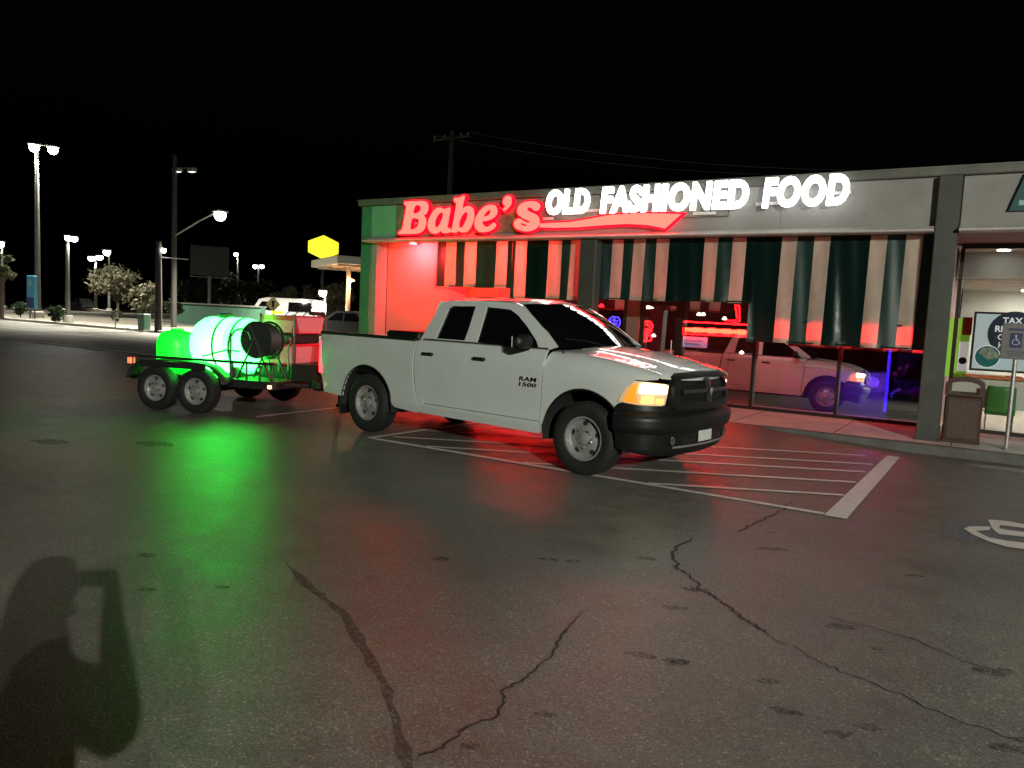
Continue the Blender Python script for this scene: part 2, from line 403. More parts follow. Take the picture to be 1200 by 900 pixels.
wiggle(c7([(520, 430), (600, 455), (700, 475), (850, 520), (1000, 590), (1100, 620)]), .008, 'crack', jit=.012)
def blot(p, r, el, a0):
    g = gnd(p); R_ = random.Random(int(p[0] * 7 + p[1])); pts = []
    for i in range(14):
        a = 2 * pi * i / 14; rr = r * R_.uniform(.65, 1.2); x, y = rr * cos(a) * el, rr * sin(a)
        pts.append((g.x + x * cos(a0) - y * sin(a0), g.y + x * sin(a0) + y * cos(a0)))
    sheet('oil_spot', M_STAIN, pts, 0.003, ground)
for u, v, r in [(355, 212, .075), (580, 470, .06), (1095, 620, .07), (340, 653, .04), (395, 752, .04), (440, 762, .022), (570, 830, .045), (680, 808, .04), (1155, 880, .06), (35, 590, .05), (30, 408, .05), (830, 300, .05), (350, 155, .035), (1190, 850, .03), (710, 545, .03)]:
    blot((780 + u / 2.857, 570 + v / 2.857), r * .8, 1.9, .5)
for p, r in [((752, 768), .05), ((643, 656), .06), ((795, 775), .04), ((172, 651), .05), ((172, 691), .04), ((180, 520), .2), ((60, 518), .16), ((670, 658), .04), ((262, 688), .04), ((516, 655), .05), ((552, 875), .03), ((640, 838), .03), ((760, 655), .05), ((820, 690), .05)]:
    blot(p, r * .8, 1.9, .3)
# ------------------------------------------------------------------ shop building
M_STUCCO = mat('pale stucco', (0.27, 0.265, 0.245), 0.85, var=0.14, vscale=1.6, bump=0.35, bscale=45)
M_WHITEW = mat('red glow tinted wall', (0.34, 0.19, 0.185), 0.7, var=0.08, vscale=2, bump=0.15, bscale=30)  # pale wall with part of the red glow mixed into its colour
M_TRIM = mat('pale sheet metal trim', (0.55, 0.52, 0.48), 0.5, var=0.15, vscale=4)
M_ROOFM = mat('weathered roof edge', (0.12, 0.12, 0.10), 0.6, var=0.25, vscale=3)
M_STEEL = mat('grey green painted steel', (0.062, 0.068, 0.058), 0.45, var=0.2, vscale=3, bump=0.1)
M_FRAME = mat('dark bronze aluminium', (0.03, 0.028, 0.026), 0.4, metal=0.6)
M_DARK = mat('dark interior', (0.03, 0.032, 0.03), 0.8, var=.3, vscale=2)
M_GREENW = mat('dim green interior wall', (0.1, 0.13, 0.1), 0.8, var=.3, vscale=1)
M_TILE = mat('interior floor tile', (0.2, 0.17, 0.15), 0.4, var=.2, vscale=2)
M_GLASS = glass('mirror tinted shop glass', 0.7, (0.8, 0.8, 0.82))
M_GLASSC = glass('half mirrored shop glass', 0.3, (0.85, 0.86, 0.86)); M_GLASS2 = glass('clear shop glass', 0.06, (0.93, 0.95, 0.94))
bld = wthing('shop_building', (-5.0, 13, 0), 'long flat roofed shop building with lit sign, grey posts and glass shop front', 'building')
ZF0, ZF1, ZR = 3.27, 3.99, 4.13     # fascia bottom, fascia top, roof edge
box('end_wall', mat('green glow tinted stucco', (.06, .2, .11), .8, var=.15, vscale=2, bump=.3, bscale=40), -12.24, -11.96, 12.78, 21.5, 0.0, ZF1 - .003, bld)  # green glow of the tank is put into this wall's colour
rf = MB(); rf.bevbox(-12.3, 16, 12.7, 21.6, ZF1, ZR, .012); roof = rf.build('roof', M_ROOFM, bld)
box('roof_flashing', M_ROOFM, -12.31, 16, 12.69, 12.699, ZR - .035, ZR - .005, roof)
for k in range(5):
    x0 = -11.955 + k * 2.228
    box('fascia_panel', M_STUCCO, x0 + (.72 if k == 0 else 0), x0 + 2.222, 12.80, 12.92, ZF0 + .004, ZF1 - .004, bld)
box('fascia_panel', mat('pale green glow tinted stucco', (.16, .36, .23), .8, var=.12, vscale=2, bump=.3, bscale=45), -11.955, -11.24, 12.80, 12.92, ZF0 + .004, ZF1 - .004, bld)  # left end of the fascia holds the tank's green light in its colour
for k in range(5):
    x0 = -.51 + k * 2.5
    box('fascia_panel', M_STUCCO, x0, x0 + 2.494, 12.80, 12.92, ZF0 + .004, ZF1 - .004, bld)
box('fascia_panel', M_STUCCO, -.812, -.512, 12.86, 12.92, ZF0, ZF1 - .004, bld)
def ledge(x0, x1, nm):
    mb = MB(); mb.prism([(12.795, ZF0), (12.795, 3.17), (12.52, 3.17), (12.5, 3.185), (12.5, 3.2), (12.7, ZF0)], x0, x1, lambda a, b, d: (d, a, b)); return mb.build(nm, M_TRIM, bld)
ledge(-11.955, -6.62, 'drip_ledge'); ledge(-6.62 + .002, -.83, 'drip_ledge'); ledge(-.51, 16, 'drip_ledge')
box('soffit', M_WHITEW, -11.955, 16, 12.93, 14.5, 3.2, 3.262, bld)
def post(x0, x1, z1, y0=12.66, y1=12.93):
    mb = MB(); mb.bevbox(x0, x1, y0, y1, WZ, z1, .012); o = mb.build('post', M_STEEL, bld)
    mb = MB(); mb.bevbox(x0 - .03, x1 + .03, y0 - .03, y1 + .03, WZ + .001, WZ + .02, .004); mb.build('base_plate', M_STEEL, o)
    return o
post(-.82, -.525, ZF1 - .003, 12.64, 12.855); post(-6.6, -6.27, 3.168, 12.66, 12.93)
# return of the left corner and the recessed, red lit wall beside it
box('corner_pilaster', M_STUCCO, -11.955, -11.8, 12.82, 13.18, WZ, 3.198, bld)
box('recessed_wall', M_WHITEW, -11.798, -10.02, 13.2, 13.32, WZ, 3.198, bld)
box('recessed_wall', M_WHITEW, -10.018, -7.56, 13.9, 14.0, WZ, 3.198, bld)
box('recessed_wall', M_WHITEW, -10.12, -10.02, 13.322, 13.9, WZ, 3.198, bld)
# shop front at y = 14.5
YG = 14.5
box('header_wall', M_GREENW, -8.72, -.86, YG, YG + .1, 2.24, 3.198, bld)
box('sill', M_FRAME, -8.7, -.86, YG - .03, YG + .06, WZ, WZ + .06, bld)
box('head_frame', M_FRAME, -8.7, -.86, YG - .03, YG + .06, 2.17, 2.236, bld)
box('pier', M_GREENW, -6.38, -6.1, YG - .02, YG + .08, WZ + .062, 2.168, bld)
def pane(x0, x1, z0, z1, m=M_GLASS, tilt=-1.8, y=YG):
    mb = MB(); mb.box(-(x1 - x0) / 2, (x1 - x0) / 2, 0, .006, 0, z1 - z0); o = mb.build('window_pane', m)
    o.parent = bld; o.matrix_parent_inverse = WCP[bld.name]; o.location = ((x0 + x1) / 2, y + (.045 if tilt else .012), z0); o.rotation_euler = (radians(tilt), 0, 0); return o
def mullion(x, w=.05, z0=WZ + .062, z1=2.168, y0=YG - .03, y1=YG + .06):
    return box('mullion', M_FRAME, x - w / 2, x + w / 2, y0, y1, z0, z1, bld)
for x in (-7.52, -6.42, -5.19, -3.74, -2.24, -.89): mullion(x, .055 if x > -4 else .05)
for x0, x1 in ((-7.49, -6.45), (-5.16, -3.77), (-3.71, -2.27), (-2.21, -.92)): pane(x0, x1, WZ + .063, 2.166, M_GLASS if x0 > -4 else M_GLASSC)
# door with frame, glass and push bar
door = box('door', M_FRAME, -6.08, -5.98, YG - .02, YG + .04, WZ + .062, 2.166, bld)
box('stile', M_FRAME, -5.32, -5.22, YG - .02, YG + .04, WZ + .062, 2.166, door); box('rail', M_FRAME, -5.98, -5.32, YG - .02, YG + .04, WZ + .062, WZ + .3, door)
box('rail', M_FRAME, -5.98, -5.32, YG - .02, YG + .04, 2.04, 2.166, door)
pane(-5.98, -5.32, WZ + .3, 2.04, M_GLASSC); mb = MB(); mb.tube([(-5.36, YG - .07, .95), (-5.36, YG - .07, 1.35)], .014); mb.build('push_handle', mat('brushed steel', (.5, .5, .5), .3, metal=1), door)
# interior of the eating house
box('interior_floor', M_TILE, -8.7, -.86, YG + .07, 19.0, 0.05, WZ, bld); box('interior_wall', M_GREENW, -8.7, -.86, 19.0, 19.1, WZ, 3.1, bld)
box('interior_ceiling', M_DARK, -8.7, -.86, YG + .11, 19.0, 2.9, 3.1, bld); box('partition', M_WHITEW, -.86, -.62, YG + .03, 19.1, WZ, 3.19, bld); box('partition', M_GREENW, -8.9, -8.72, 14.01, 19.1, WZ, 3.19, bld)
M_PURP = mat('lilac counter panel', (0.5, 0.42, 0.72), 0.5, var=.1)
# the tax office on the right
box('window_sill', M_FRAME, -.52, 16, YG - .03, YG + .06, WZ, WZ + .06, bld); box('window_head', M_FRAME, -.52, 16, YG - .03, YG + .06, 3.12, 3.198, bld)
for x in (-.5, 3.2, 6.9): mullion(x, .06, WZ + .062, 3.118)
pane(-.46, 3.16, WZ + .063, 3.118, M_GLASS2, 0); pane(3.24, 6.86, WZ + .063, 3.118, M_GLASS2, 0); pane(6.94, 15.9, WZ + .063, 3.118, M_GLASS2, 0)
M_OFFW = mat('office wall paint', (0.72, 0.7, 0.64), 0.8, var=.04, vscale=2); M_CEIL = mat('ceiling tile', (0.66, 0.65, 0.61), 0.9, var=.06, vscale=14)
box('interior_floor', mat('office floor', (0.5, 0.44, 0.36), .45, var=.12, vscale=2), -.62, 16, YG + .07, 20, .05, WZ, bld)
box('interior_wall', M_OFFW, -.62, 16, 20, 20.1, WZ, 3.19, bld)
box('bulkhead', mat('grey bulkhead', (0.36, 0.35, 0.32), .8, var=.06), -.6, 12, 15.6, 15.72, 2.72, 3.19, bld)
box('interior_ceiling', M_CEIL, -.6, 16, 15.73, 20, 2.74, 3.19, bld); box('interior_ceiling', M_CEIL, -.6, 16, YG + .07, 15.59, 3.17, 3.19, bld)
for k in range(5): box('ceiling_grid_bar', M_TRIM, -.4 + k * .61 + .3, -.4 + k * .61 + .33, 15.73, 20, 2.73, 2.739, bld)
for k in range(6): box('ceiling_grid_bar', M_TRIM, -.6, 6, 16.2 + k * .61, 16.23 + k * .61, 2.728, 2.737, bld)

# ------------------------------------------------------------------ lit sign on the fascia
M_RED = emit('lit red acrylic', (1.0, 0.0112, 0.0082), 30.0, (.6, .02, .02)); M_REDSIDE = emit('red letter return', (1.0, 0.0, 0.012), 2.6, (.5, .01, .02)); M_WHT = emit('lit white acrylic', (1.0, 0.98, 0.95), 10.0)
M_WSIDE = emit('white letter return', (0.95, 0.97, 1.0), 1.6, (.6, .6, .6))
YS = 12.60
def crop(x0, y0, s, L_): return [wal((x0 + u / s, y0 + v / s), YS) for u, v in L_]
glyphs = [
 ('B', (464, 222, 15), [[(145, 240), (155, 222), (200, 212), (330, 206), (430, 202), (505, 206), (550, 235), (570, 290), (562, 370), (530, 428), (487, 460), (518, 492), (532, 560), (520, 645), (480, 720), (405, 768), (300, 780), (170, 782), (50, 780), (56, 745), (98, 715), (120, 655), (150, 490), (183, 305), (175, 282), (152, 268)],
   [(332, 300), (372, 275), (418, 288), (434, 332), (414, 390), (370, 414), (305, 416)], [(285, 515), (360, 511), (400, 540), (396, 612), (360, 670), (302, 700), (252, 688)]]),
 ('a', (464, 222, 15), [[(848, 345), (800, 320), (740, 318), (670, 365), (602, 470), (560, 590), (566, 690), (612, 752), (690, 780), (742, 765), (785, 726), (808, 755), (862, 768), (930, 760), (962, 738), (962, 692), (908, 668), (912, 620), (935, 480), (958, 326), (905, 326)],
   [(790, 405), (825, 420), (820, 490), (770, 610), (720, 670), (690, 640), (690, 560), (730, 460)]]),
 ('b', (524, 222, 15), [[(120, 185), (132, 152), (220, 138), (290, 105), (312, 114), (300, 180), (268, 328), (330, 296), (400, 295), (456, 332), (476, 420), (466, 540), (420, 650), (350, 738), (262, 755), (192, 730), (160, 758), (72, 750), (82, 690), (110, 560), (160, 255), (128, 222)],
   [(330, 390), (356, 420), (350, 490), (310, 590), (262, 665), (216, 660), (215, 570), (262, 460)]]),
 ('e', (524, 222, 15), [[(862, 622), (822, 582), (782, 610), (722, 655), (680, 655), (636, 620), (617, 567), (720, 545), (820, 495), (875, 430), (880, 350), (850, 290), (780, 265), (680, 290), (580, 370), (510, 480), (480, 590), (500, 680), (560, 740), (650, 752), (750, 730), (830, 680)],
   [(640, 475), (670, 420), (720, 370), (760, 365), (755, 420), (710, 460)]]),
 ('apostrophe', (524, 222, 15), [[(980, 205), (1010, 142), (1070, 110), (1120, 130), (1135, 190), (1120, 270), (1060, 340), (1000, 380), (980, 350), (1025, 292), (990, 265)]]),
 ('s', (580, 222, 15), [[(795, 310), (790, 260), (730, 215), (620, 205), (500, 230), (420, 290), (390, 370), (410, 440), (500, 512), (600, 556), (602, 584), (530, 568), (440, 515), (370, 535), (335, 590), (350, 660), (420, 710), (540, 738), (660, 720), (745, 670), (785, 590), (775, 500), (720, 440), (600, 385), (568, 350), (595, 312), (645, 335), (700, 375), (760, 368)],
   [(450, 590), (500, 603), (562, 630), (530, 644), (470, 622)]])]
def loops_world(cr, loops, n=3): return [[(q.x, q.y) for q in catmull([(w.x, w.z, 0) for w in crop(*cr, lp)], n)] for lp in loops]
def channel_letter(name, loops, parent, face, side, depth=.07, halo=.022):
    """letter can with a lit face plate in front"""
    cx = sum(p[0] for p in loops[0]) / len(loops[0]); cz = sum(p[1] for p in loops[0]) / len(loops[0])
    me = outline_mesh(loops, .04, .03); xform_mesh(me, lambda c: (c.x, 12.647 - c.z, c.y))
    o = link_mesh(name, me, side, parent)
    me = outline_mesh(loops, .004); xform_mesh(me, lambda c: (c.x, YS - c.z, c.y)); link_mesh('face', me, face, o)
    return o
sign = wthing('sign', (-6.5, 12.79, 3.3), 'lit sign of red script and white capital letters along the fascia of the long shop', 'sign')
# raceway plates behind the letters, patched and dull
M_RACE = mat('patched backing paint', (0.17, 0.17, 0.13), 0.6, var=.45, vscale=2.6)
box('backing_panel', M_RACE, -11.2, -7.5, 12.76, 12.798, 3.33, 3.97, sign); box('backing_panel', M_RACE, -7.49, -3.9, 12.762, 12.798, 3.52, 3.975, sign)
for k in range(9): box('mounting_rail', M_TRIM, -10.8 + k * 1.05, -10.4 + k * 1.05, 12.748, 12.759, 3.55 + .12 * (k % 3), 3.6 + .12 * (k % 3), sign)
for nm, cr, lp in glyphs: channel_letter('letter' if nm != 'apostrophe' else 'apostrophe', loops_world(cr, lp), sign, M_RED, M_REDSIDE)
sw = [wal((632.5, 262), YS)] + crop(650, 215, 7.5, [(0, 345), (130, 339), (300, 311), (480, 277), (700, 263), (900, 262), (1112, 270), (970, 396), (820, 366), (640, 355), (450, 365), (200, 385), (0, 390)]) + [wal((632.5, 266.5), YS)]
channel_letter('swoosh', [[(p.x, p.z) for p in sw]], sign, M_RED, M_REDSIDE)
def word(txt, x0, x1, z0, z1, bold=.05):
    me = text_mesh(txt, 1.0, bold, .09, 0.0, 1.13); xs = [v.co.x for v in me.vertices]; ys = [v.co.y for v in me.vertices]
    a, b, c, d = min(xs), max(xs), min(ys), max(ys); bpy.data.meshes.remove(me)
    # each letter on its own, at the advance it has in the whole word
    for i, ch in enumerate(txt):
        pre = text_mesh(txt[:i + 1], 1.0, bold, .09, 0.0, 1.13); one = text_mesh(ch, 1.0, bold, .09, 0.0, 1.13)
        dx = max(v.co.x for v in pre.vertices) - max(v.co.x for v in one.vertices); bpy.data.meshes.remove(pre); bpy.data.meshes.remove(one)
        f = lambda c_, yy: (x0 + (c_.x + dx - a) / (b - a) * (x1 - x0), yy - c_.z, z0 + (c_.y - c) / (d - c) * (z1 - z0))
        side = text_mesh(ch, 1.0, bold, .09, .03, 1.13); xform_mesh(side, lambda c_: f(c_, 12.637)); o = link_mesh('letter', side, M_WSIDE, sign)
        fc = text_mesh(ch, 1.0, bold, .09, .004, 1.13); xform_mesh(fc, lambda c_: f(c_, YS)); link_mesh('face', fc, M_WHT, o)
word('OLD', wal((640, 238), YS).x, wal((690, 238), YS).x, 3.62, 4.09); word('FASHIONED', wal((703, 248), YS).x, wal((877, 225), YS).x, 3.605, 4.085); word('FOOD', wal((893, 240), YS).x, wal((995, 225), YS).x, 3.60, 4.085)
# dark teal sign of the next shop
tl = wthing('shop_sign', (.6, 12.79, 3.4), 'dark teal panel sign on the fascia right of the tall grey post', 'sign')
pz = [wal(p, 12.7) for p in ((1187, 248), (1200, 247), (1200, 202), (1192, 206))]
mb = MB(); mb.prism([(.06, 3.46), (.22, 3.97), (2.6, 3.97), (2.6, 3.46)], 12.72, 12.798, lambda a, b, d: (a, d, b)); mb.build('panel', mat('dark teal sign panel', (.02, .085, .085), .4), tl)
box('logo_stroke', mat('pale teal print', (.3, .45, .45), .5), .17, .6, 12.712, 12.719, 3.53, 3.6, tl)

# ------------------------------------------------------------------ striped drop curtains between the posts
M_CW = cloth('cream awning vinyl', (0.60, 0.54, 0.44), 0.42); M_CG = cloth('dark green awning vinyl', (0.009, 0.038, 0.029), 0.1)
M_CG2 = mat('shiny dark green vinyl', (0.004, 0.015, 0.012), 0.2, bump=.3, bscale=5)
def curtain(px0, px1, zb, whites, label, shiny=(), ytop=12.97, out=0.0):
    X = lambda px: wal((px, 285), 12.9).x
    x0, x1 = X(px0), X(px1)
    th = wthing('striped_curtain', ((x0 + x1) / 2, ytop, zb), label, 'curtain', 'striped curtains under the fascia')
    cuts = [x0]
    for a, b in whites: cuts += [X(a), X(b)]
    cuts.append(x1)
    rnd = random.Random(int(px0)); ph = rnd.uniform(0, 6); lean = rnd.uniform(.03, .06)
    def P(x, z, yo=0): return (x - (3.2 - z) * .012, ytop + .018 * sin(x * 9 + ph) * (3.2 - z) + .01 * sin(x * 23 + z * 2.2 + ph) - out * (3.2 - z) + yo, z)
    for i, (a, b) in enumerate(zip(cuts, cuts[1:])):
        if b - a < .02: continue
        w = i % 2 == 1; m = M_CW if w else (M_CG2 if i in shiny else M_CG)
        z1 = zb - rnd.uniform(0, .015)
        mb = MB(); n = max(3, int((b - a) / .05))
        mb.grid(lambda u, v: P(a + (b - a) * u, 3.19 + (z1 - 3.19) * v), n, 12)
        o = mb.build('stripe', m, th, 60, fix=False)
        mb = MB(); mb.grid(lambda u, v: P(a + (b - a) * u, z1 + .075 - .075 * v, -.004), n, 1); mb.build('hem', m, o, None, fix=False)
    mb = MB(); mb.tube([P(x0, zb + .012, .012), P((x0 + x1) / 2, zb + .012, .012), P(x1, zb + .012, .012)], .011); mb.build('bottom_rod', M_FRAME, th)
    mb = MB(); mb.tube([(x0, ytop, 3.192), (x1, ytop, 3.192)], .014); mb.build('top_rail', M_FRAME, th)
    return th
curtain(511, 599, 2.25, [(521, 533), (543, 557), (580, 593)], 'short green and cream striped curtain next to the red lit wall', (3,))
curtain(599, 682, 2.04, [(603, 616), (641, 657), (667, 682)], 'green and cream striped curtain left of the slim post', (1, 2))
curtain(701.5, 804.6, 2.08, [(716, 729), (741, 755), (768, 783)], 'green and cream striped curtain above the door, right of the slim post', (6,))
curtain(802.6, 885, 2.09, [(824, 840), (857, 873)], 'green and cream striped curtain above the neon window', (0, 4), 12.985)
curtain(882.5, 1106, 1.45, [(915, 933), (953, 972), (1019, 1039), (1061, 1081)], 'long green and cream striped curtain with red lit hem', (0, 4), 12.99)

# red strip light behind the long curtain's hem, and the red downlight on the recessed wall
M_REDLED = emit('red strip light', (1.0, 0.015, 0.02), 11.0); M_REDPAN = emit('red light panel', (1.0, 0.012, 0.02), 7.0); M_VIOLET = emit('violet strip light', (0.055, 0.014, 1.0), 20.0); M_BLUELED = emit('blue neon', (0.03, 0.02, 1.0), 18.0); M_OPEN = emit('red neon', (1.0, 0.002, 0.003), 90.0); M_HOTNEON = emit('bright neon', (1.0, 0.009, 0.004), 130.0); M_WARM = emit('warm lamp', (1.0, 0.86, 0.62), 6.0)
bl = wthing('light_box', (-2.2, 13.2, 1.6), 'red strip light behind the hem of the long curtain', 'light')
box('hood', M_FRAME, -3.36, -.86, 13.02, 13.3, 1.79, 1.82, bl); box('light_panel', M_REDPAN, -3.32, -.88, 13.1, 13.12, 1.5, 1.77, bl)
for x in (-3.3, -2.2, -.9): box('bracket', M_FRAME, x - .015, x + .015, 13.14, 13.17, 1.82, 3.199, bl)
dl = wthing('downlight', (-10.9, 13.0, 3.19), 'red downlight above the recessed wall beside the end of the shop', 'light')
mb = MB(); mb.lathe([(.09, 0), (.1, -.03), (.1, -.05), (.08, -.05)], 20, Matrix.Translation((-10.9, 13.02, 3.2))); mb.build('housing', M_TRIM, dl)
mb = MB(); mb.lathe([(.07, 0), (.07, .004)], 20, Matrix.Translation((-10.9, 13.02, 3.145))); mb.build('lens', M_REDLED, dl)
def lamp(name, parent, loc, energy, col, r=.1, spot=None, rot=None):
    ld = bpy.data.lights.new(name, 'SPOT' if spot else 'POINT'); ld.energy = energy; ld.color = col; ld.shadow_soft_size = r
    if spot: ld.spot_size = radians(spot); ld.spot_blend = .7
    o = bpy.data.objects.new(name, ld); COL.objects.link(o); o.location = loc
    if rot: o.rotation_euler = rot
    if parent: 
        o.parent = parent
        if parent.name in WCP: o.matrix_parent_inverse = WCP[parent.name]
    return o
lamp('bulb', dl, (-10.75, 12.72, 3.05), 900, (1.0, .022, .028), .1, 160, (radians(62), 0, 0))
d2 = wthing('downlight', (-9.3, 13.6, 3.19), 'red downlight behind the short striped curtain', 'light')
mb = MB(); mb.lathe([(.09, 0), (.1, -.03), (.1, -.05), (.08, -.05)], 20, Matrix.Translation((-9.3, 13.6, 3.2))); mb.build('housing', M_TRIM, d2)
mb = MB(); mb.lathe([(.07, 0), (.07, .004)], 20, Matrix.Translation((-9.3, 13.6, 3.145))); mb.build('lens', M_REDLED, d2)
lamp('bulb', d2, (-9.3, 13.55, 2.9), 200, (1.0, .03, .03), .12); lamp('bulb', d2, (-8.2, 13.5, 2.9), 160, (1.0, .03, .03), .12)
fl_ = wthing('strip_light', (-8.8, 13.84, .8), 'added low red tube along the recessed wall, hidden behind the truck cab', 'light')  # unseen tube, added to redden the ground under the truck
mb = MB(); mb.tube([(-9.95, 13.82, .8), (-7.62, 13.82, .8)], .022); mb.build('tube', emit('added red glow', (1.0, .004, .005), 110.0), fl_)
for x in (-9.9, -8.8, -7.7): box('added_clip', M_TRIM, x - .01, x + .01, 13.845, 13.899, .79, .81, fl_)
sl = wthing('strip_light', (-4, 13.5, 3.15), 'long red strip light under the soffit behind the striped curtains', 'light')
box('channel', M_TRIM, -7.5, -.95, 14.16, 14.24, 3.165, 3.198, sl); mb = MB(); mb.tube([(-7.5, 14.2, 3.15), (-.95, 14.2, 3.15)], .014); mb.build('tube', emit('soft red tube', (1.0, .3, .25), 15.0), sl)
def neon(name, label, strokes, m, r=.012, extra=None):
    th = wthing(name, strokes[0][0], label, 'neon sign')
    for s in strokes:
        mb = MB(); mb.tube(s, r, 6); mb.build('tube', m, th)
    return th
YN = YG + .12
# violet led strip and lilac counter inside the right window
th = wthing('led_strip', (-1.45, YN, .3), 'upright violet strip light standing in the shop window beside the tall post', 'light')
box('channel', M_FRAME, -1.485, -1.425, YN + .002, YN + .02, .3, 1.42, th)
for k in range(26): box('diode', M_VIOLET, -1.478, -1.432, YN - .006, YN, .31 + k * .0425, .338 + k * .0425, th)
lamp('bulb', th, (-1.7, 14.85, .8), 55, (.25, .08, 1.0), .1)
ct = wthing('counter', (-2.3, 15.3, WZ), 'lilac fronted counter inside the shop window beside the violet light', 'counter')
box('front_panel', M_PURP, -3.4, -1.5, 15.3, 15.36, WZ, .95, ct); box('top', M_DARK, -3.45, -1.46, 15.25, 15.9, .95, .99, ct); box('side', M_PURP, -3.4, -3.34, 15.36, 15.88, WZ, .95, ct)
# window neon: a bright red orange scribble in a red frame, with a tall stroke; blue and red signs by the door
def npt(p): return wal(p, YN)
def rect_pts(p0, p1): return [npt(p) for p in ((p0[0], p0[1]), (p1[0], p0[1] + 2), (p1[0], p1[1] + 2), (p0[0], p1[1]), (p0[0], p0[1]))]
th = neon('neon_sign', 'wide red and orange neon script sign in the window right of the door', [[npt(p) for p in ((800, 378), (804, 377), (845, 379), (882, 381), (882, 395), (845, 393), (800, 391), (800, 378))]], M_OPEN, .012)
for k in range(3):
    pts = []
    for i in range(61):
        u = i / 60; pts.append(npt((804 + 74 * u + 1.6 * cos(i * 1.35 + k * 2), 386.5 + 3.6 * u + 3.1 * sin(i * 1.35 + k * 2.1) * (1 if (i // 7) % 2 else .7))))
    mb = MB(); mb.tube(pts, .013, 5); mb.build('script_tube', M_HOTNEON, th)
mb = MB(); mb.tube([npt(p) for p in ((861, 358), (866, 358), (867, 376), (848, 375), (866, 379))], .012, 6); mb.build('arrow_tube', M_OPEN, th)
mb = MB(); mb.tube([npt(p) for p in ((862, 360), (864, 374))], .012, 6); mb.build('arrow_tube', M_OPEN, th)
rg = [[npt(p) for p in L_] for L_ in ([(754, 377), (762, 377), (765, 382), (763, 386), (754, 386), (754, 377)], [(754, 389), (760, 388), (764, 387), (760, 391), (754, 391)], [(754, 394), (763, 393)], [(755, 396), (755, 400), (763, 399), (763, 395)], [(758, 394), (758, 399)], [(757, 380), (761, 381), (761, 384)])]
neon('neon_sign', 'small stacked red neon sign hung in the glass door', rg, M_OPEN, .014)
bg_ = [[npt(p) for p in L_] for L_ in ([(714, 374), (718, 371), (725, 372), (727, 377), (725, 383), (716, 382), (714, 374)], [(717, 375), (724, 376), (723, 380), (718, 379)], [(717, 384), (722, 386), (720, 391)], [(716, 386), (724, 388), (722, 393)], [(720, 371), (720, 383)])]
neon('neon_sign', 'small blue neon sign in the window left of the door', bg_, M_BLUELED, .013)
pb = wthing('notice_board', npt((815, 408)), 'pale blue menu screen in the window below the neon script', 'screen')
c_ = npt((798, 394)); d_ = npt((827, 408)); box('screen', emit('pale blue screen', (.42, .55, 1.0), .55), c_.x, d_.x, YN + .06, YN + .08, d_.z, c_.z, pb)
for k in range(5): box('text_line', M_TRIM, c_.x + .05, d_.x - .08 - .06 * (k % 2), YN + .052, YN + .058, c_.z - .08 - k * .07, c_.z - .06 - k * .07, pb)
box('frame', M_FRAME, c_.x - .03, d_.x + .03, YN + .082, YN + .1, d_.z - .03, c_.z + .03, pb)
for k, (px, py, Yd) in enumerate(((712, 349.5, 16.0), (787, 351, 16.0), (760, 361, 17.2), (819, 369, 17.6), (824, 369, 17.6), (705, 359, 17.5), (766, 394, 17.5), (869, 414, 18.0), (849, 374, 17.5))):
    g = wal((px, py), Yd); c = wthing('pendant_lamp', (g.x, g.y, g.z), 'small warm lamp glowing inside the eating house', 'lamp', 'warm lamps inside the eating house')
    mb = MB(); mb.lathe([(.02, .06), (.12 if k < 3 else .055, .02), (.125 if k < 3 else .06, 0), (.03, -.02)], 16, Matrix.Translation(g)); mb.build('shade', M_WARM if k != 5 else M_OPEN, c)
    mb = MB(); mb.tube([g + Vector((0, 0, .05)), (g.x, g.y, 2.895)], .006, 5); mb.build('cord', M_FRAME, c)

lamp('bulb', None, (-4.6, 16.4, 2.3), 90, (1, .82, .6), .15).parent = bld  # unseen light added to brighten the eating house
bld.children[-1].matrix_parent_inverse = WCP[bld.name]
dc = wthing('prize_case', (-1.15, 15.1, WZ), 'cluttered prize case of colourful soft toys behind the violet strip light', 'display case')
box('base', M_DARK, -1.42, -.9, 14.85, 15.4, WZ, .55, dc); box('shelf', M_FRAME, -1.42, -.9, 14.85, 15.4, .9, .92, dc); box('back', M_DARK, -1.42, -.9, 15.41, 15.44, WZ, 1.5, dc)
R9 = random.Random(5); TOYC = [mat('toy cloth %d' % i, c, .8) for i, c in enumerate(((.6, .1, .5), (.2, .2, .7), (.7, .3, .6), (.5, .1, .12), (.6, .55, .7), (.15, .4, .6)))]
for k in range(22):
    x, y, z, r = R9.uniform(-1.36, -.95), R9.uniform(14.9, 15.25), (.55 if k < 11 else .92), R9.uniform(.055, .09); z += R9.choice((0, .1)) + r
    mb = MB(); mb.lathe([(r * sin(pi * i / 8) * R9.uniform(.85, 1.1) + .002, -r * cos(pi * i / 8)) for i in range(9)], 10, Matrix.Translation((x, y, z))); o = mb.build('soft_toy', TOYC[k % 6], dc, 60)
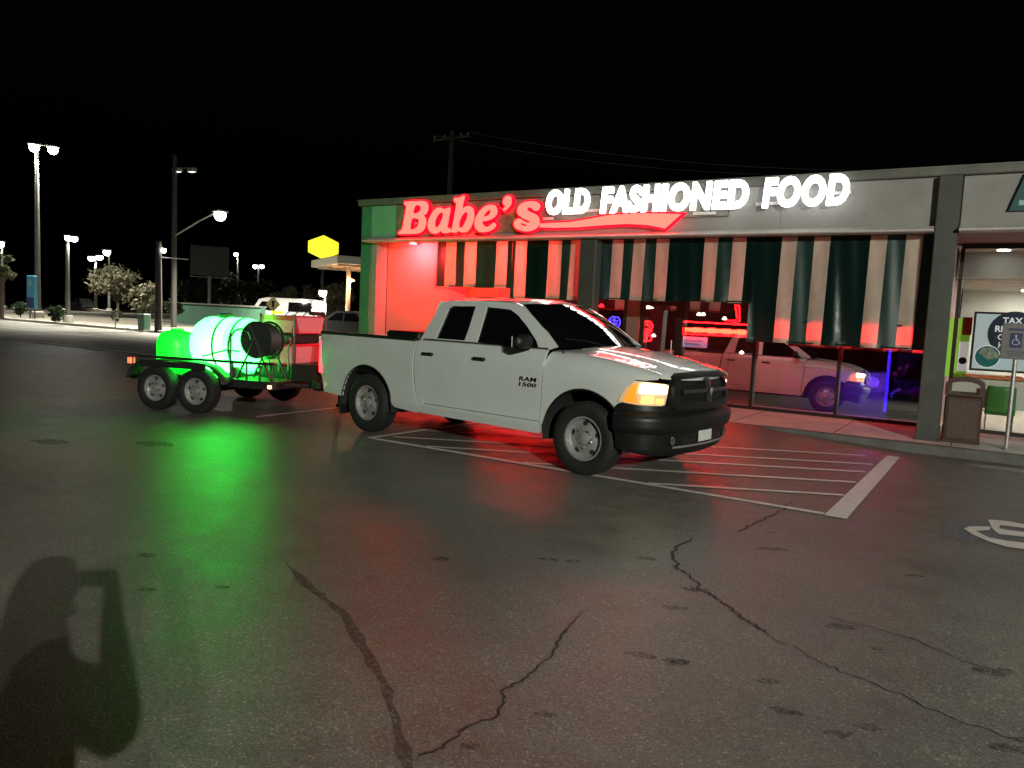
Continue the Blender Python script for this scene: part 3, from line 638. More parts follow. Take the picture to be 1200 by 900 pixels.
# ------------------------------------------------------------------ tax office contents
M_LITC = emit('ceiling light panel', (1.0, 0.97, 0.88), 42.0)
for k, (x, y) in enumerate(((.75, 17.3), (3.2, 17.3), (5.6, 17.3), (.75, 19), (3.2, 19))):
    c = wthing('ceiling_light', (x, y, 2.72), 'bright square ceiling light in the tax office', 'ceiling light', 'ceiling lights in the tax office')
    box('diffuser', M_LITC, x - .28, x + .28, y - .28, y + .28, 2.705, 2.712, c); box('frame', M_TRIM, x - .3, x + .3, y - .3, y + .3, 2.714, 2.727, c)
c = wthing('ceiling_light', (.06, 15.1, 3.16), 'round recessed light near the office window', 'ceiling light'); mb = MB(); mb.lathe([(.09, 0), (.09, .01)], 20, Matrix.Translation((.06, 15.15, 3.15))); mb.build('diffuser', M_LITC, c); mb = MB(); mb.lathe([(.12, 0), (.12, .008)], 20, Matrix.Translation((.06, 15.15, 3.161))); mb.build('rim', M_TRIM, c)
YP = YG + .16
po = wthing('poster', (.3, YP, 1.1), 'framed tax refund poster with a dark blue disc in the office window', 'poster')
px0, pz0, px1, pz1 = -.26, 1.14, .92, 2.11
box('frame', M_FRAME, px0, px1, YP, YP + .04, pz0, pz1, po)
box('sheet', emit('lit pale blue poster', (.55, .68, .72), .28, (.55, .66, .7)), px0 + .035, px1 - .035, YP - .006, YP - .001, pz0 + .035, pz1 - .035, po)
M_NAVY = mat('navy print', (.015, .02, .06), .4); M_POSTW = emit('white print', (1, 1, 1), .35, (.8, .8, .8)); M_TEALP = mat('teal print', (.01, .2, .22), .4)
def disc(name, m, cx, cz, r, y, parent, n=36, d=.002):
    mb = MB(); mb.prism([(cx + r * cos(2 * pi * i / n), cz + r * sin(2 * pi * i / n)) for i in range(n)], y - d, y, lambda a, b, dd: (a, dd, b)); return mb.build(name, m, parent)
disc('navy_disc', M_NAVY, .31, 1.77, .36, YP - .008, po)
def flat_text(txt, m, x, z, h, y, parent, bold=0.0, align='c', nm='lettering'):
    me = text_mesh(txt, 1.0, bold, 0, .002); xs = [v.co.x for v in me.vertices]; ys = [v.co.y for v in me.vertices]; s = h / (max(ys) - min(ys)); cx = (min(xs) + max(xs)) / 2
    xform_mesh(me, lambda c: (x + (c.x - cx) * s, y - c.z, z + (c.y - min(ys)) * s)); return link_mesh(nm, me, m, parent)
flat_text('TAX', M_POSTW, .28, 1.93, .1, YP - .014, po, .03); flat_text('REFUND', M_POSTW, .3, 1.79, .1, YP - .014, po, .03); flat_text('CASH', M_POSTW, .26, 1.66, .095, YP - .014, po, .008); flat_text('HERE', M_POSTW, .27, 1.53, .095, YP - .014, po, .008)
disc('photo_rim', M_POSTW, -.02, 1.38, .185, YP - .011, po); disc('photo_disc', M_TEALP, -.02, 1.38, .172, YP - .015, po)
mb = MB(); mb.prism([(-.15, 1.44), (-.02, 1.33), (.13, 1.36), (.14, 1.42), (.03, 1.53), (-.09, 1.52)], YP - .02, YP - .0175, lambda a, b, d: (a, d, b)); mb.build('cash_picture', mat('bank note green', (.35, .42, .32), .6, var=.5, vscale=18), po)
gp = wthing('display_panel', (-.4, YP + .3, 1.0), 'lime green and orange display panel beside the tax poster', 'panel')
box('lime_board', emit('lime panel', (.32, .72, .05), .25, (.3, .6, .06)), -.62, -.3, 15.0, 15.03, 1.0, 2.0, gp); box('orange_square', mat('orange panel', (.6, .12, .03), .5), -.42, -.28, 14.985, 14.998, 1.72, 2.02, gp); box('white_notice', M_POSTW, -.44, -.3, 14.985, 14.998, 1.1, 1.6, gp); disc('globe_print', M_NAVY, -.37, 1.28, .06, 14.982, gp)
cn = wthing('office_counter', (2, 15.1, WZ), 'white office counter with an orange edge behind the tax poster', 'counter')
box('front', M_OFFW, -.5, 6, 15.1, 15.14, .5, 1.0, cn); box('orange_edge', mat('orange laminate', (.75, .2, .05), .4), -.52, 6, 15.0, 15.6, 1.002, 1.06, cn); box('red_flyer', mat('red flyer', (.6, .03, .03), .5), .25, .5, 15.02, 15.2, 1.062, 1.07, cn); box('white_flyer', M_POSTW, -.3, .1, 15.02, 15.2, 1.062, 1.08, cn)
for x in (-.45, 2.8, 5.9): box('leg', M_FRAME, x, x + .06, 15.2, 15.26, WZ, .5, cn)
ch = wthing('chair', (.35, 14.95, WZ), 'green chair behind the office glass', 'chair'); M_GRC = mat('green chair shell', (.05, .22, .03), .4)
mb = MB(); mb.grid(lambda u, v: (.02 + .42 * u - .03 * v * (u - .5), 14.8 + .05 * (u - .5) ** 2 * 4 - .05 * v, .44 + .46 * v), 8, 8); o = mb.build('backrest', M_GRC, ch, 60)
s_ = o.modifiers.new('thick', 'SOLIDIFY'); s_.thickness = .02
box('seat', M_GRC, .02, .44, 14.8, 15.2, .42, .45, ch, .01)
for x in (.04, .42):
    for y in (14.83, 15.17): mb = MB(); mb.tube([(x, y, WZ), (x, y, .43)], .012); mb.build('leg', mat('chair steel', (.4, .4, .4), .3, metal=1), ch)
# ------------------------------------------------------------------ pickup truck (local: x forward from the front axle, y left, z up)
M_PAINT = mat('white car paint', (0.60, 0.64, 0.615), 0.38, coat=1.0, var=.05, vscale=2.5)
M_BLKP = mat('black textured plastic', (0.008, 0.008, 0.008), 0.45, spec=.35, rvar=.08, bump=.08, bscale=90)
M_BLKG = mat('black gloss trim', (0.012, 0.012, 0.012), 0.18)
M_TINT = mat('dark tinted car glass', (0.004, 0.004, 0.005), 0.03, spec=.6)
M_RUB = mat('tyre rubber', (0.010, 0.010, 0.010), 0.75, var=.25, vscale=12, bump=.2, bscale=50)
M_RIM = mat('grey steel wheel', (0.44, 0.44, 0.43), 0.26, metal=.5, var=.15, vscale=9)
M_CHRM = mat('dull chrome', (0.55, 0.55, 0.55), 0.22, metal=1.0)
M_UNDER = mat('underbody', (0.012, 0.012, 0.012), 0.8)
M_HEAD = emit('lit headlight', (1.0, 0.9, 0.62), 14.0); M_LENS = emit('glowing headlight bowl', (1.0, 0.5, 0.15), 0.28, (.6, .5, .35)); M_AMB = emit('amber turn lamp', (1.0, 0.22, 0.015), 1.25); M_TAIL = emit('lit red tail lamp', (1.0, 0.02, 0.03), 9.0)
TX, TY, TA = -3.46, 8.12, radians(-7.33)
trk = empty('pickup_truck', (TX, TY, 0), TA, 'white four door pickup truck with black bumper and steel wheels parked on the hatched bay', 'pickup truck')
WT = [(.36, .945), (.44, .962), (.50, .978), (.515, .966), (.6, .966), (.75, .978), (.95, .992), (1.1, .996), (1.2, .99), (1.28, .972), (1.33, .945), (1.42, .905), (1.6, .83), (1.76, .765), (1.86, .71)]
PT = [(-4.75, .95), (-4.55, .985), (-4.3, 1.0), (.2, 1.0), (.4, .992), (.6, .965), (.75, .915), (.85, .85), (.95, .75)]
def Wz(z): return lerp_tab(WT, z)
def side(x, z): return (x, -Wz(z) * lerp_tab(PT, x), z)
def arc(cx, cz, r, a0, a1, n): return [(cx + r * cos(radians(a0 + (a1 - a0) * i / n)), cz + r * sin(radians(a0 + (a1 - a0) * i / n))) for i in range(n + 1)]
RAX = -3.569
# bed sides with rear arch
gap = [(-2.60, 1.295), (-2.635, 1.1), (-2.65, .9), (-2.62, .65), (-2.52, .40)]
bed = [(-4.63, 1.295)] + [(-4.62, 1.0), (-4.60, .7), (-4.52, .46), (-4.2, .44)] + arc(RAX, .39, .525, 175, 5, 18) + [(-3.0, .40), (-2.58, .375)] + list(reversed(gap))[0:] 
bed_sides = panel('bed_side', M_PAINT, bed, side, trk, .09, .05, mirror=True)
cab_lo = [(-2.575, 1.31), (-2.605, 1.1), (-2.62, .9), (-2.59, .65), (-2.50, .385), (-2.44, .505), (-2.44, .515), (-2.46, .8), (-2.44, 1.1), (-2.42, 1.31)]
panel('cab_corner', M_PAINT, cab_lo, side, trk, .05, .06, mirror=True)
rdoor = [(-2.41, 1.31), (-2.43, 1.1), (-2.45, .8), (-2.43, .515), (-1.665, .515), (-1.665, .8), (-1.655, 1.31)]
fdoor = [(-1.65, 1.31), (-1.66, .8), (-1.66, .515), (-.60, .515), (-.575, .8), (-.565, 1.1), (-.535, 1.24), (-.52, 1.31)]
rd = panel('door', M_PAINT, rdoor, side, trk, .07, .05, mirror=True); fd = panel('door', M_PAINT, fdoor, side, trk, .07, .05, mirror=True)
panel('rocker', M_PAINT, [(-2.43, .508), (-2.48, .385), (-.60, .372), (-.555, .40), (-.60, .508)], side, trk, .1, .04, mirror=True)
# front fender: t is height up to 1.02, then an angle over the shoulder to the bonnet line
HZ = [(-.6, 1.315), (-.2, 1.30), (.2, 1.262), (.5, 1.215), (.7, 1.17), (.82, 1.125), (.9, 1.07), (.96, 1.0)]
def fen(x, t):
    if t <= 1.02: return side(x, t)
    th = (t - 1.02) / .25 * pi / 2; k = lerp_tab(PT, x); ze = smooth_tab(HZ, x); w0 = Wz(1.02)
    return (x, -(.80 + (w0 - .80) * cos(th) ** .9) * k if th < pi / 2 else -.80 * k, 1.02 + (ze - 1.02) * sin(th))
fender = [(-.55, .40), (-.585, .515), (-.56, .8), (-.55, 1.1), (-.52, 1.2), (-.5, 1.268), (.755, 1.268), (.795, 1.2), (.785, 1.12), (.70, 1.085), (.585, 1.075), (.475, .845), (.40, .80), (.372, .775)] + arc(0, .39, .535, 46, 178, 16)
fenders = panel('fender', M_PAINT, fender, fen, trk, .05, .035, mirror=True)
# greenhouse sides with window openings
win1 = [(-2.30, 1.345), (-1.80, 1.345), (-1.795, 1.5), (-1.80, 1.765), (-2.18, 1.757), (-2.25, 1.72)]
win2 = [(-1.605, 1.335), (-.66, 1.325), (-.72, 1.40), (-.92, 1.56), (-1.10, 1.68), (-1.24, 1.742), (-1.62, 1.762)]
green = [(-2.56, 1.315), (-.50, 1.315), (-.42, 1.35), (-.62, 1.5), (-.85, 1.655), (-1.07, 1.785), (-1.2, 1.828), (-1.6, 1.845), (-2.2, 1.835), (-2.36, 1.80), (-2.42, 1.74), (-2.5, 1.5)]
panel('cab_frame', M_PAINT, green, side, trk, .07, .05, holes=[win1, win2], mirror=True, rim=.04)
def inset(d): return lambda x, z: (x, -(Wz(z) * lerp_tab(PT, x) - d), z)
def grow(p, k=.02):
    cx = sum(a for a, b in p) / len(p); cz = sum(b for a, b in p) / len(p); return [(a + (k if a > cx else -k), b + (k if b > cz else -k)) for a, b in p]
for w in (win1, win2): panel('side_window', M_TINT, grow(w), inset(.022), trk, .1, .06, mirror=True, rim=0)
for s in (-1, 1):
    mb = MB(); mb.grid(lambda u, v: (-2.5 + 1.98 * u, s * (Wz(1.325) + .004), 1.312 + .022 * v), 12, 1); mb.build('belt_strip', M_BLKP, trk)
# roof
def roofz(x, y): return smooth_tab([(-2.45, 1.79), (-2.3, 1.832), (-1.9, 1.85), (-1.5, 1.85), (-1.2, 1.83), (-1.05, 1.785)], x) + .055 * (1 - (y / .74) ** 2) - .012 * (abs(y) / .74) ** 8
def roof_pt(u, v):
    y = -.745 + 1.49 * v; f = (y / .745) ** 2; x0 = -2.43 + .05 * f; x1 = -1.0 - .14 * f; x = x0 + (x1 - x0) * u; return (x, y, roofz(x, y))
mb = MB(); mb.grid(roof_pt, 22, 20); mb.build('roof', M_PAINT, trk, 60)
# windscreen, cowl, rear screen
def ws(u, v):
    y0 = -.90 + 1.80 * u; y1 = -.735 + 1.47 * u; f = (2 * u - 1) ** 2
    b = Vector((-.22 - .24 * f, y0, 1.335 + .025 * (1 - f))); t = Vector((-1.0 - .14 * f, y1, roofz(-1.05 - .09 * f, y1) - .003)); p = b.lerp(t, v); p.z += .035 * sin(pi * v); p.x += .03 * sin(pi * v); return p
mb = MB(); mb.grid(ws, 24, 12); mb.build('windscreen', M_TINT, trk, 60)
for s in (-1, 1):
    def apil(u, v):
        e = ws(0 if s < 0 else 1, v); o = Vector(side(-.44 - (e.x + .46) / (-1.14 + .46) * -.70 if False else -.43 + (-.70) * v, 1.35 + .455 * v)); o.y *= -s
        return e.lerp(o, u) + Vector((0, 0, .012 * sin(pi * u)))
    mb = MB(); mb.grid(apil, 4, 12); mb.build('pillar', M_PAINT, trk, 60)
mb = MB(); mb.grid(lambda u, v: (-.50 + .30 * v - .24 * (2 * u - 1) ** 2 * (1 - .4 * v), -.88 + 1.76 * u, 1.30 + .02 * (1 - (2 * u - 1) ** 2)), 16, 2); mb.build('cowl', M_BLKP, trk, 60)
for y0, y1 in ((-.15, -.78), (.62, -.05)):
    mb = MB(); mb.tube([(-.24, y0, 1.36), (-.34, (y0 + y1) / 2, 1.42), (-.42, y1, 1.44)], .009, 6); mb.build('wiper', M_BLKP, trk)
mb = MB(); mb.grid(lambda u, v: (-2.54 + .11 * v, -.86 + .1 * v + (1.72 - .2 * v) * u, 1.31 + .5 * v), 8, 4); mb.build('cab_back', M_PAINT, trk, 60)
mb = MB(); mb.grid(lambda u, v: (-2.545 + .10 * v, -.66 + .05 * v + (1.32 - .1 * v) * u, 1.37 + .38 * v), 4, 2); mb.build('rear_screen', M_TINT, trk, 60)
# bonnet
NOSE = [(.30, -.99), (.46, -.978), (.58, -.955), (.68, -.905), (.765, -.82), (.825, -.70), (.865, -.55), (.895, -.35), (.91, -.15), (.915, 0)]
def nose_x(y): return smooth_tab([(-a[1], a[0]) for a in reversed(NOSE)], abs(y)) if abs(y) < .97 else .5
def hood_pt(u, v):
    y = -.795 + 1.59 * v; f = abs(y) / .795; x0 = -.235 - .24 * f * f; x1 = (nose_x(min(.80, abs(y))) - .02); x = x0 + (x1 - x0) * u; k = lerp_tab(PT, x)
    yy = y * (k if f > .9 else 1 - (1 - k) * f)
    z = smooth_tab(HZ, x) + .05 * (1 - f ** 2) + .022 / (1 + math.exp((abs(y) - .5) / .035)) * min(1, (1 - u) * 3) - .004
    z -= .05 * max(0, (u - .9) / .1) ** 2
    return (x, yy, z)
mb = MB(); mb.grid(hood_pt, 30, 40); hood = mb.build('bonnet', M_PAINT, trk, 50)
# nose surfaces: s runs along the plan curve from the side to the middle
_ns = [0.0]
for (a, b) in zip(NOSE, NOSE[1:]): _ns.append(_ns[-1] + sqrt((a[0] - b[0]) ** 2 + (a[1] - b[1]) ** 2))
SMAX = _ns[-1]
def nose(s, z, off=0.0):
    sg = 1
    if s > SMAX: s = 2 * SMAX - s; sg = -1
    xs = smooth_tab(list(zip(_ns, [p[0] for p in NOSE])), s); ys = smooth_tab(list(zip(_ns, [p[1] for p in NOSE])), s); e = 1e-3
    x2 = smooth_tab(list(zip(_ns, [p[0] for p in NOSE])), min(SMAX, s + e)); y2 = smooth_tab(list(zip(_ns, [p[1] for p in NOSE])), min(SMAX, s + e)); x1 = smooth_tab(list(zip(_ns, [p[0] for p in NOSE])), max(0, s - e)); y1 = smooth_tab(list(zip(_ns, [p[1] for p in NOSE])), max(0, s - e))
    t = Vector((x2 - x1, y2 - y1)); t = t.normalized() if t.length > 0 else Vector((0, 1)); n = Vector((t.y, -t.x)); o = off + .0
    return (xs + n.x * o, (ys + n.y * o) * sg, z)
BO = [(.26, -.10), (.31, -.03), (.36, .0), (.44, .015), (.535, .03), (.555, .065), (.60, .082), (.68, .088), (.72, .075), (.735, .04), (.76, .012), (.84, -.01)]
GO = [(.76, .03), (.82, .03), (1.0, .015), (1.08, -.01), (1.14, -.05), (1.17, -.09)]
bump = [(.135, .79), (.15, .70), (.155, .5), (.17, .36), (.5, .30), (SMAX, .28), (2 * SMAX - .5, .30), (2 * SMAX - .17, .36), (2 * SMAX - .155, .5), (2 * SMAX - .15, .70), (2 * SMAX - .135, .79), (2 * SMAX - .4, .825), (SMAX, .80), (.4, .825), (.17, .83)]
rin = lambda c: (-.04, 0, 0)
bp_ = panel('front_bumper', M_BLKP, bump, lambda s, z: nose(s, z, lerp_tab(BO, z)), trk, .05, .016, rim=.04, rimdir=rin)
lower = [(SMAX - .50, .405), (SMAX + .50, .405), (SMAX + .46, .50), (SMAX - .46, .50)]
panel('lower_grille', M_BLKG, lower, lambda s, z: nose(s, z, smooth_tab(BO, z) + .006), bp_, .08, .05, rim=0)
mb = MB(); mb.tube([nose(s, .392, .028) for s in [SMAX - .6 + 1.2 * i / 20 for i in range(21)]], .012, 6); mb.build('lower_lip', M_CHRM if False else mat('grey lip', (.2, .2, .2), .35), bp_)
for s in (-1, 1):
    c = nose(SMAX + s * .62, .46, .035); M_ = Matrix.Translation(c) @ Matrix.Rotation(pi / 2, 4, 'Y'); mb = MB(); mb.lathe([(.045, -.01), (.05, .0), (.04, .006)], 18, M_); mb.build('fog_lamp', M_CHRM, bp_)
# headlights
hl = [(.165, .845), (.19, .90), (.285, 1.065), (.30, 1.07), (.45, 1.062), (.60, 1.05), (.665, 1.04), (.625, .835), (.58, .825), (.35, .828)]
for sgn in (1, -1):
    f = (lambda s, z: nose(s, z, .012 - .10 * max(0, z - .95))) if sgn > 0 else (lambda s, z: (lambda p: (p[0], -p[1], p[2]))(nose(s, z, .012 - .10 * max(0, z - .95))))
    h = panel('headlight', M_LENS, hl, f, trk, .05, .04, rim=.03, rimdir=rin)
    g = lambda o_: ((lambda s, z: nose(s, z, .020 - .10 * max(0, z - .95))) if sgn > 0 else (lambda s, z: (lambda p: (p[0], -p[1], p[2]))(nose(s, z, .020 - .10 * max(0, z - .95)))))
    panel('beam_lens', M_HEAD, [(.345, .955), (.36, 1.045), (.60, 1.035), (.645, 1.025), (.63, .955)], g(0), h, .06, .04, rim=0)
    panel('turn_lamp', M_AMB, [(.195, .86), (.21, .91), (.275, 1.03), (.325, 1.045), (.315, .95), (.34, .84)], g(0), h, .06, .04, rim=0)
    panel('low_lens', emit('warm running lamp', (1.0, .50, .13), 1.5), [(.36, .845), (.365, .92), (.49, .92), (.49, .845)], g(0), h, .06, .04, rim=0)
    panel('low_lens', emit('warm running lamp', (1.0, .50, .13), 1.5), [(.51, .845), (.51, .90), (.60, .90), (.595, .845)], g(0), h, .06, .04, rim=0)
# grille
S0 = SMAX - .645
gr_out = [(S0 + .0, .80), (S0 + .04, .78), (SMAX, .765), (2 * SMAX - S0 - .04, .78), (2 * SMAX - S0, .80), (2 * SMAX - S0 - .005, 1.02), (2 * SMAX - S0 - .05, 1.12), (2 * SMAX - S0 - .14, 1.155), (SMAX, 1.17), (S0 + .14, 1.155), (S0 + .05, 1.12), (S0 + .005, 1.02)]
gr_in = [(S0 + .075, .865), (SMAX, .845), (2 * SMAX - S0 - .075, .865), (2 * SMAX - S0 - .085, 1.03), (2 * SMAX - S0 - .15, 1.095), (SMAX, 1.11), (S0 + .15, 1.095), (S0 + .085, 1.03)]
gf = lambda s, z: nose(s, z, smooth_tab(GO, z) + .012)
gr = panel('grille', M_BLKP, gr_out, gf, trk, .06, .04, holes=[gr_in], rim=.06, rimdir=lambda c: (-.07, 0, 0))
panel('mesh_back', mat('grille mesh', (.008, .008, .008), .5), gr_in, lambda s, z: nose(s, z, smooth_tab(GO, z) - .03), gr, .08, .06, rim=0)
for k in range(9):
    z = .88 + k * .024; mb = MB(); mb.tube([nose(SMAX - .5 + i * .05, z, smooth_tab(GO, z) - .022) for i in range(21)], .005, 4); mb.build('slat', mat('grille mesh', (.008, .008, .008), .5), gr)
mb = MB(); mb.grid(lambda u, v: Vector(nose(SMAX - .05 - .012 * abs(2 * v - 1) + (.1 + .024 * abs(2 * v - 1)) * u, .85 + .255 * v, smooth_tab(GO, .85 + .255 * v) + .024 + .012 * sin(pi * u))), 6, 10); mb.build('upright_bar', mat('satin black bar', (.03, .03, .03), .35), gr, 60)
mb = MB(); mb.grid(lambda u, v: Vector(nose(SMAX - .52 + 1.04 * u, .945 + .045 * v, smooth_tab(GO, .96) + .024 + .010 * sin(pi * v))), 24, 4); mb.build('cross_bar', mat('satin black bar', (.03, .03, .03), .35), gr, 60)
# ram head badge: a small shield with two curled horns
bx_, by_, bz_ = nose(SMAX, .965, smooth_tab(GO, .965) + .04)
em = MB(); em.prism([(-.018, .035), (.018, .035), (.03, .01), (.014, -.035), (0, -.05), (-.014, -.035), (-.03, .01)], 0, .01, lambda a, b, d: (bx_ + d, a, bz_ + b)); em = em.build('badge', M_CHRM, gr)
for s in (-1, 1):
    mb = MB(); mb.tube([(bx_ + .005, s * (.012 + .03 * sin(t)), bz_ + .03 - .028 * (1 - cos(t))) for t in [k * .55 for k in range(8)]], .008, 5); mb.build('badge_horn', M_CHRM, gr)
# number plate, unreadable: white with a thin header band
pl = nose(SMAX, .49, smooth_tab(BO, .49) + .012)
pm = MB(); pm.bevbox(pl[0], pl[0] + .008, -.155, .155, .42, .575, .003); pm = pm.build('number_plate', mat('plate white', (.62, .64, .62), .4, var=.25, vscale=30), trk)
box('plate_band', mat('plate grey', (.2, .22, .26), .5), pl[0] + .0085, pl[0] + .010, -.06, .06, .545, .562, pm)
# wheel arch trims and liners
for cx in (0, RAX):
    for s in (-1, 1):
        r0, r1 = (.52, .545) if cx == 0 else (.515, .532)
        mb = MB()
        def lip(u, v, s=s, cx=cx, r0=r0, r1=r1):
            a = radians(-4 + 188 * u); r = r0 + (r1 - r0) * v; x = cx + r * cos(a); z = .39 + r * sin(a); x_ = min(x, .44); return (x_, s * (Wz(max(.36, z)) * lerp_tab(PT, x_) + .012 * sin(pi * v) + .002), z)
        mb.grid(lip, 28, 4); mb.build('arch_trim', M_BLKP, trk, 60)
        mb = MB(); mb.grid(lambda u, v, s=s, cx=cx: (cx + .525 * cos(radians(-8 + 196 * u)), s * (.60 + .375 * v), .39 + .525 * sin(radians(-8 + 196 * u))), 24, 2); mb.build('wheel_liner', M_UNDER, trk)
mb = MB(); mb.box(-4.5, .55, -.60, .60, .40, .80); mb.box(-2.45, -.55, -.90, .90, .40, 1.25); mb.box(-.6, .6, -.58, .58, .8, 1.1); mb.box(-3.0, -2.7, -.9, .9, .5, .95); mb.build('underbody', M_UNDER, trk)
for s in (-1, 1):
    mb = MB(); mb.bevbox(-4.4, .5, s * .46 - .05, s * .46 + .05, .33, .42, .01); mb.build('frame_rail', M_UNDER, trk)
for x in (0, RAX):
    mb = MB(); mb.tube([(x, -.75, .39), (x, .75, .39)], .05, 10); mb.build('axle', M_UNDER, trk)
mb = MB(); mb.tube([(-4.3, -.5, .36), (-2.6, -.5, .36), (-1.0, -.4, .38)], .04, 8); mb.build('exhaust', M_UNDER, trk)
# bed interior, rails, tool box, tailgate, tail lamps, bumper
mb = MB(); mb.box(-4.58, -2.62, -.90, .90, .80, .86); mb.box(-2.68, -2.62, -.90, .90, .86, 1.28); mb.box(-4.58, -2.68, -.935, -.86, .86, 1.28); mb.box(-4.58, -2.68, .86, .935, .86, 1.28); mb.build('bed_liner', M_BLKP, trk)
for s in (-1, 1):
    mb = MB(); mb.bevbox(-4.62, -2.61, min(s * .86, s * .975), max(s * .86, s * .975), 1.285, 1.33, .012); mb.build('bed_rail', M_BLKP, trk)
    mb = MB(); mb.bevbox(-4.655, -4.57, min(s * .845, s * .972), max(s * .845, s * .972), .72, 1.20, .02); tlp = mb.build('tail_lamp', M_TAIL, trk)
    mb = MB(); mb.bevbox(-4.3, -4.27, min(s * .70, s * .95), max(s * .70, s * .95), .18, .46, .008, Matrix.Translation((.12, 0, 0))); mb.build('mud_flap', M_BLKP, trk)
mb = MB(); mb.bevbox(-3.35, -2.70, -.84, .84, 1.10, 1.405, .025); tb = mb.build('tool_box', M_BLKP, trk)
mb = MB(); mb.bevbox(-4.67, -4.59, -.84, .84, .62, 1.29, .02); tg = mb.build('tailgate', M_PAINT, trk)
mb = MB(); mb.bevbox(-4.685, -4.668, -.13, .13, 1.08, 1.17, .006); mb.build('handle', M_BLKP, tg)
mb = MB(); mb.bevbox(-4.86, -4.66, -.96, .96, .44, .61, .04); mb.build('rear_bumper', M_BLKP, trk)
mb = MB(); mb.bevbox(-4.98, -4.6, -.04, .04, .40, .47, .01); mb.lathe([(.02, 0), (.02, .05), (.03, .06), (.03, .09), (.015, .1)], 12, Matrix.Translation((-4.95, 0, .46))); mb.build('tow_hitch', M_CHRM, trk)
# handles, mirrors, aerial, lettering
def handle(x, dr, s):
    mb = MB(); y = s * Wz(1.145); mb.bevbox(x - .10, x + .10, min(y, y + s * .035), max(y, y + s * .035), 1.125, 1.165, .012); mb.build('handle', M_BLKP, dr)
for i, s in enumerate((-1, 1)):
    handle(-2.36, rd[i], s); handle(-1.49, fd[i], s)
    mb = MB(); mb.bevbox(-.83, -.70, min(s * .96, s * 1.24), max(s * .96, s * 1.24), 1.30, 1.475, .045); mi = mb.build('mirror', M_BLKP, trk, 60)
    mb = MB(); mb.bevbox(-.842, -.831, min(s * .99, s * 1.21), max(s * .99, s * 1.21), 1.325, 1.45, .003); mb.build('mirror_glass', M_CHRM, mi)
mb = MB(); mb.lathe([(.03, 0), (.025, .02), (.008, .035), (.004, .09)], 10, Matrix.Translation((-.36, -.885, 1.235))); mb.build('aerial', M_BLKP, trk, 50)
for txt, z, h in (('RAM', .945, .05), ('1500', .885, .045)):
    me = text_mesh(txt, 1.0, .02, .12, .03, 1.1); xs = [v.co.x for v in me.vertices]; ys = [v.co.y for v in me.vertices]; sx = .25 / (max(xs) - min(xs)); sy = h / (max(ys) - min(ys))
    xform_mesh(me, lambda c: (-.88 + (c.x - min(xs)) * sx, -(Wz(.93) + .004 + c.z * .1), z + (c.y - min(ys)) * sy)); link_mesh('badge_lettering', me, M_BLKG, fd[0])
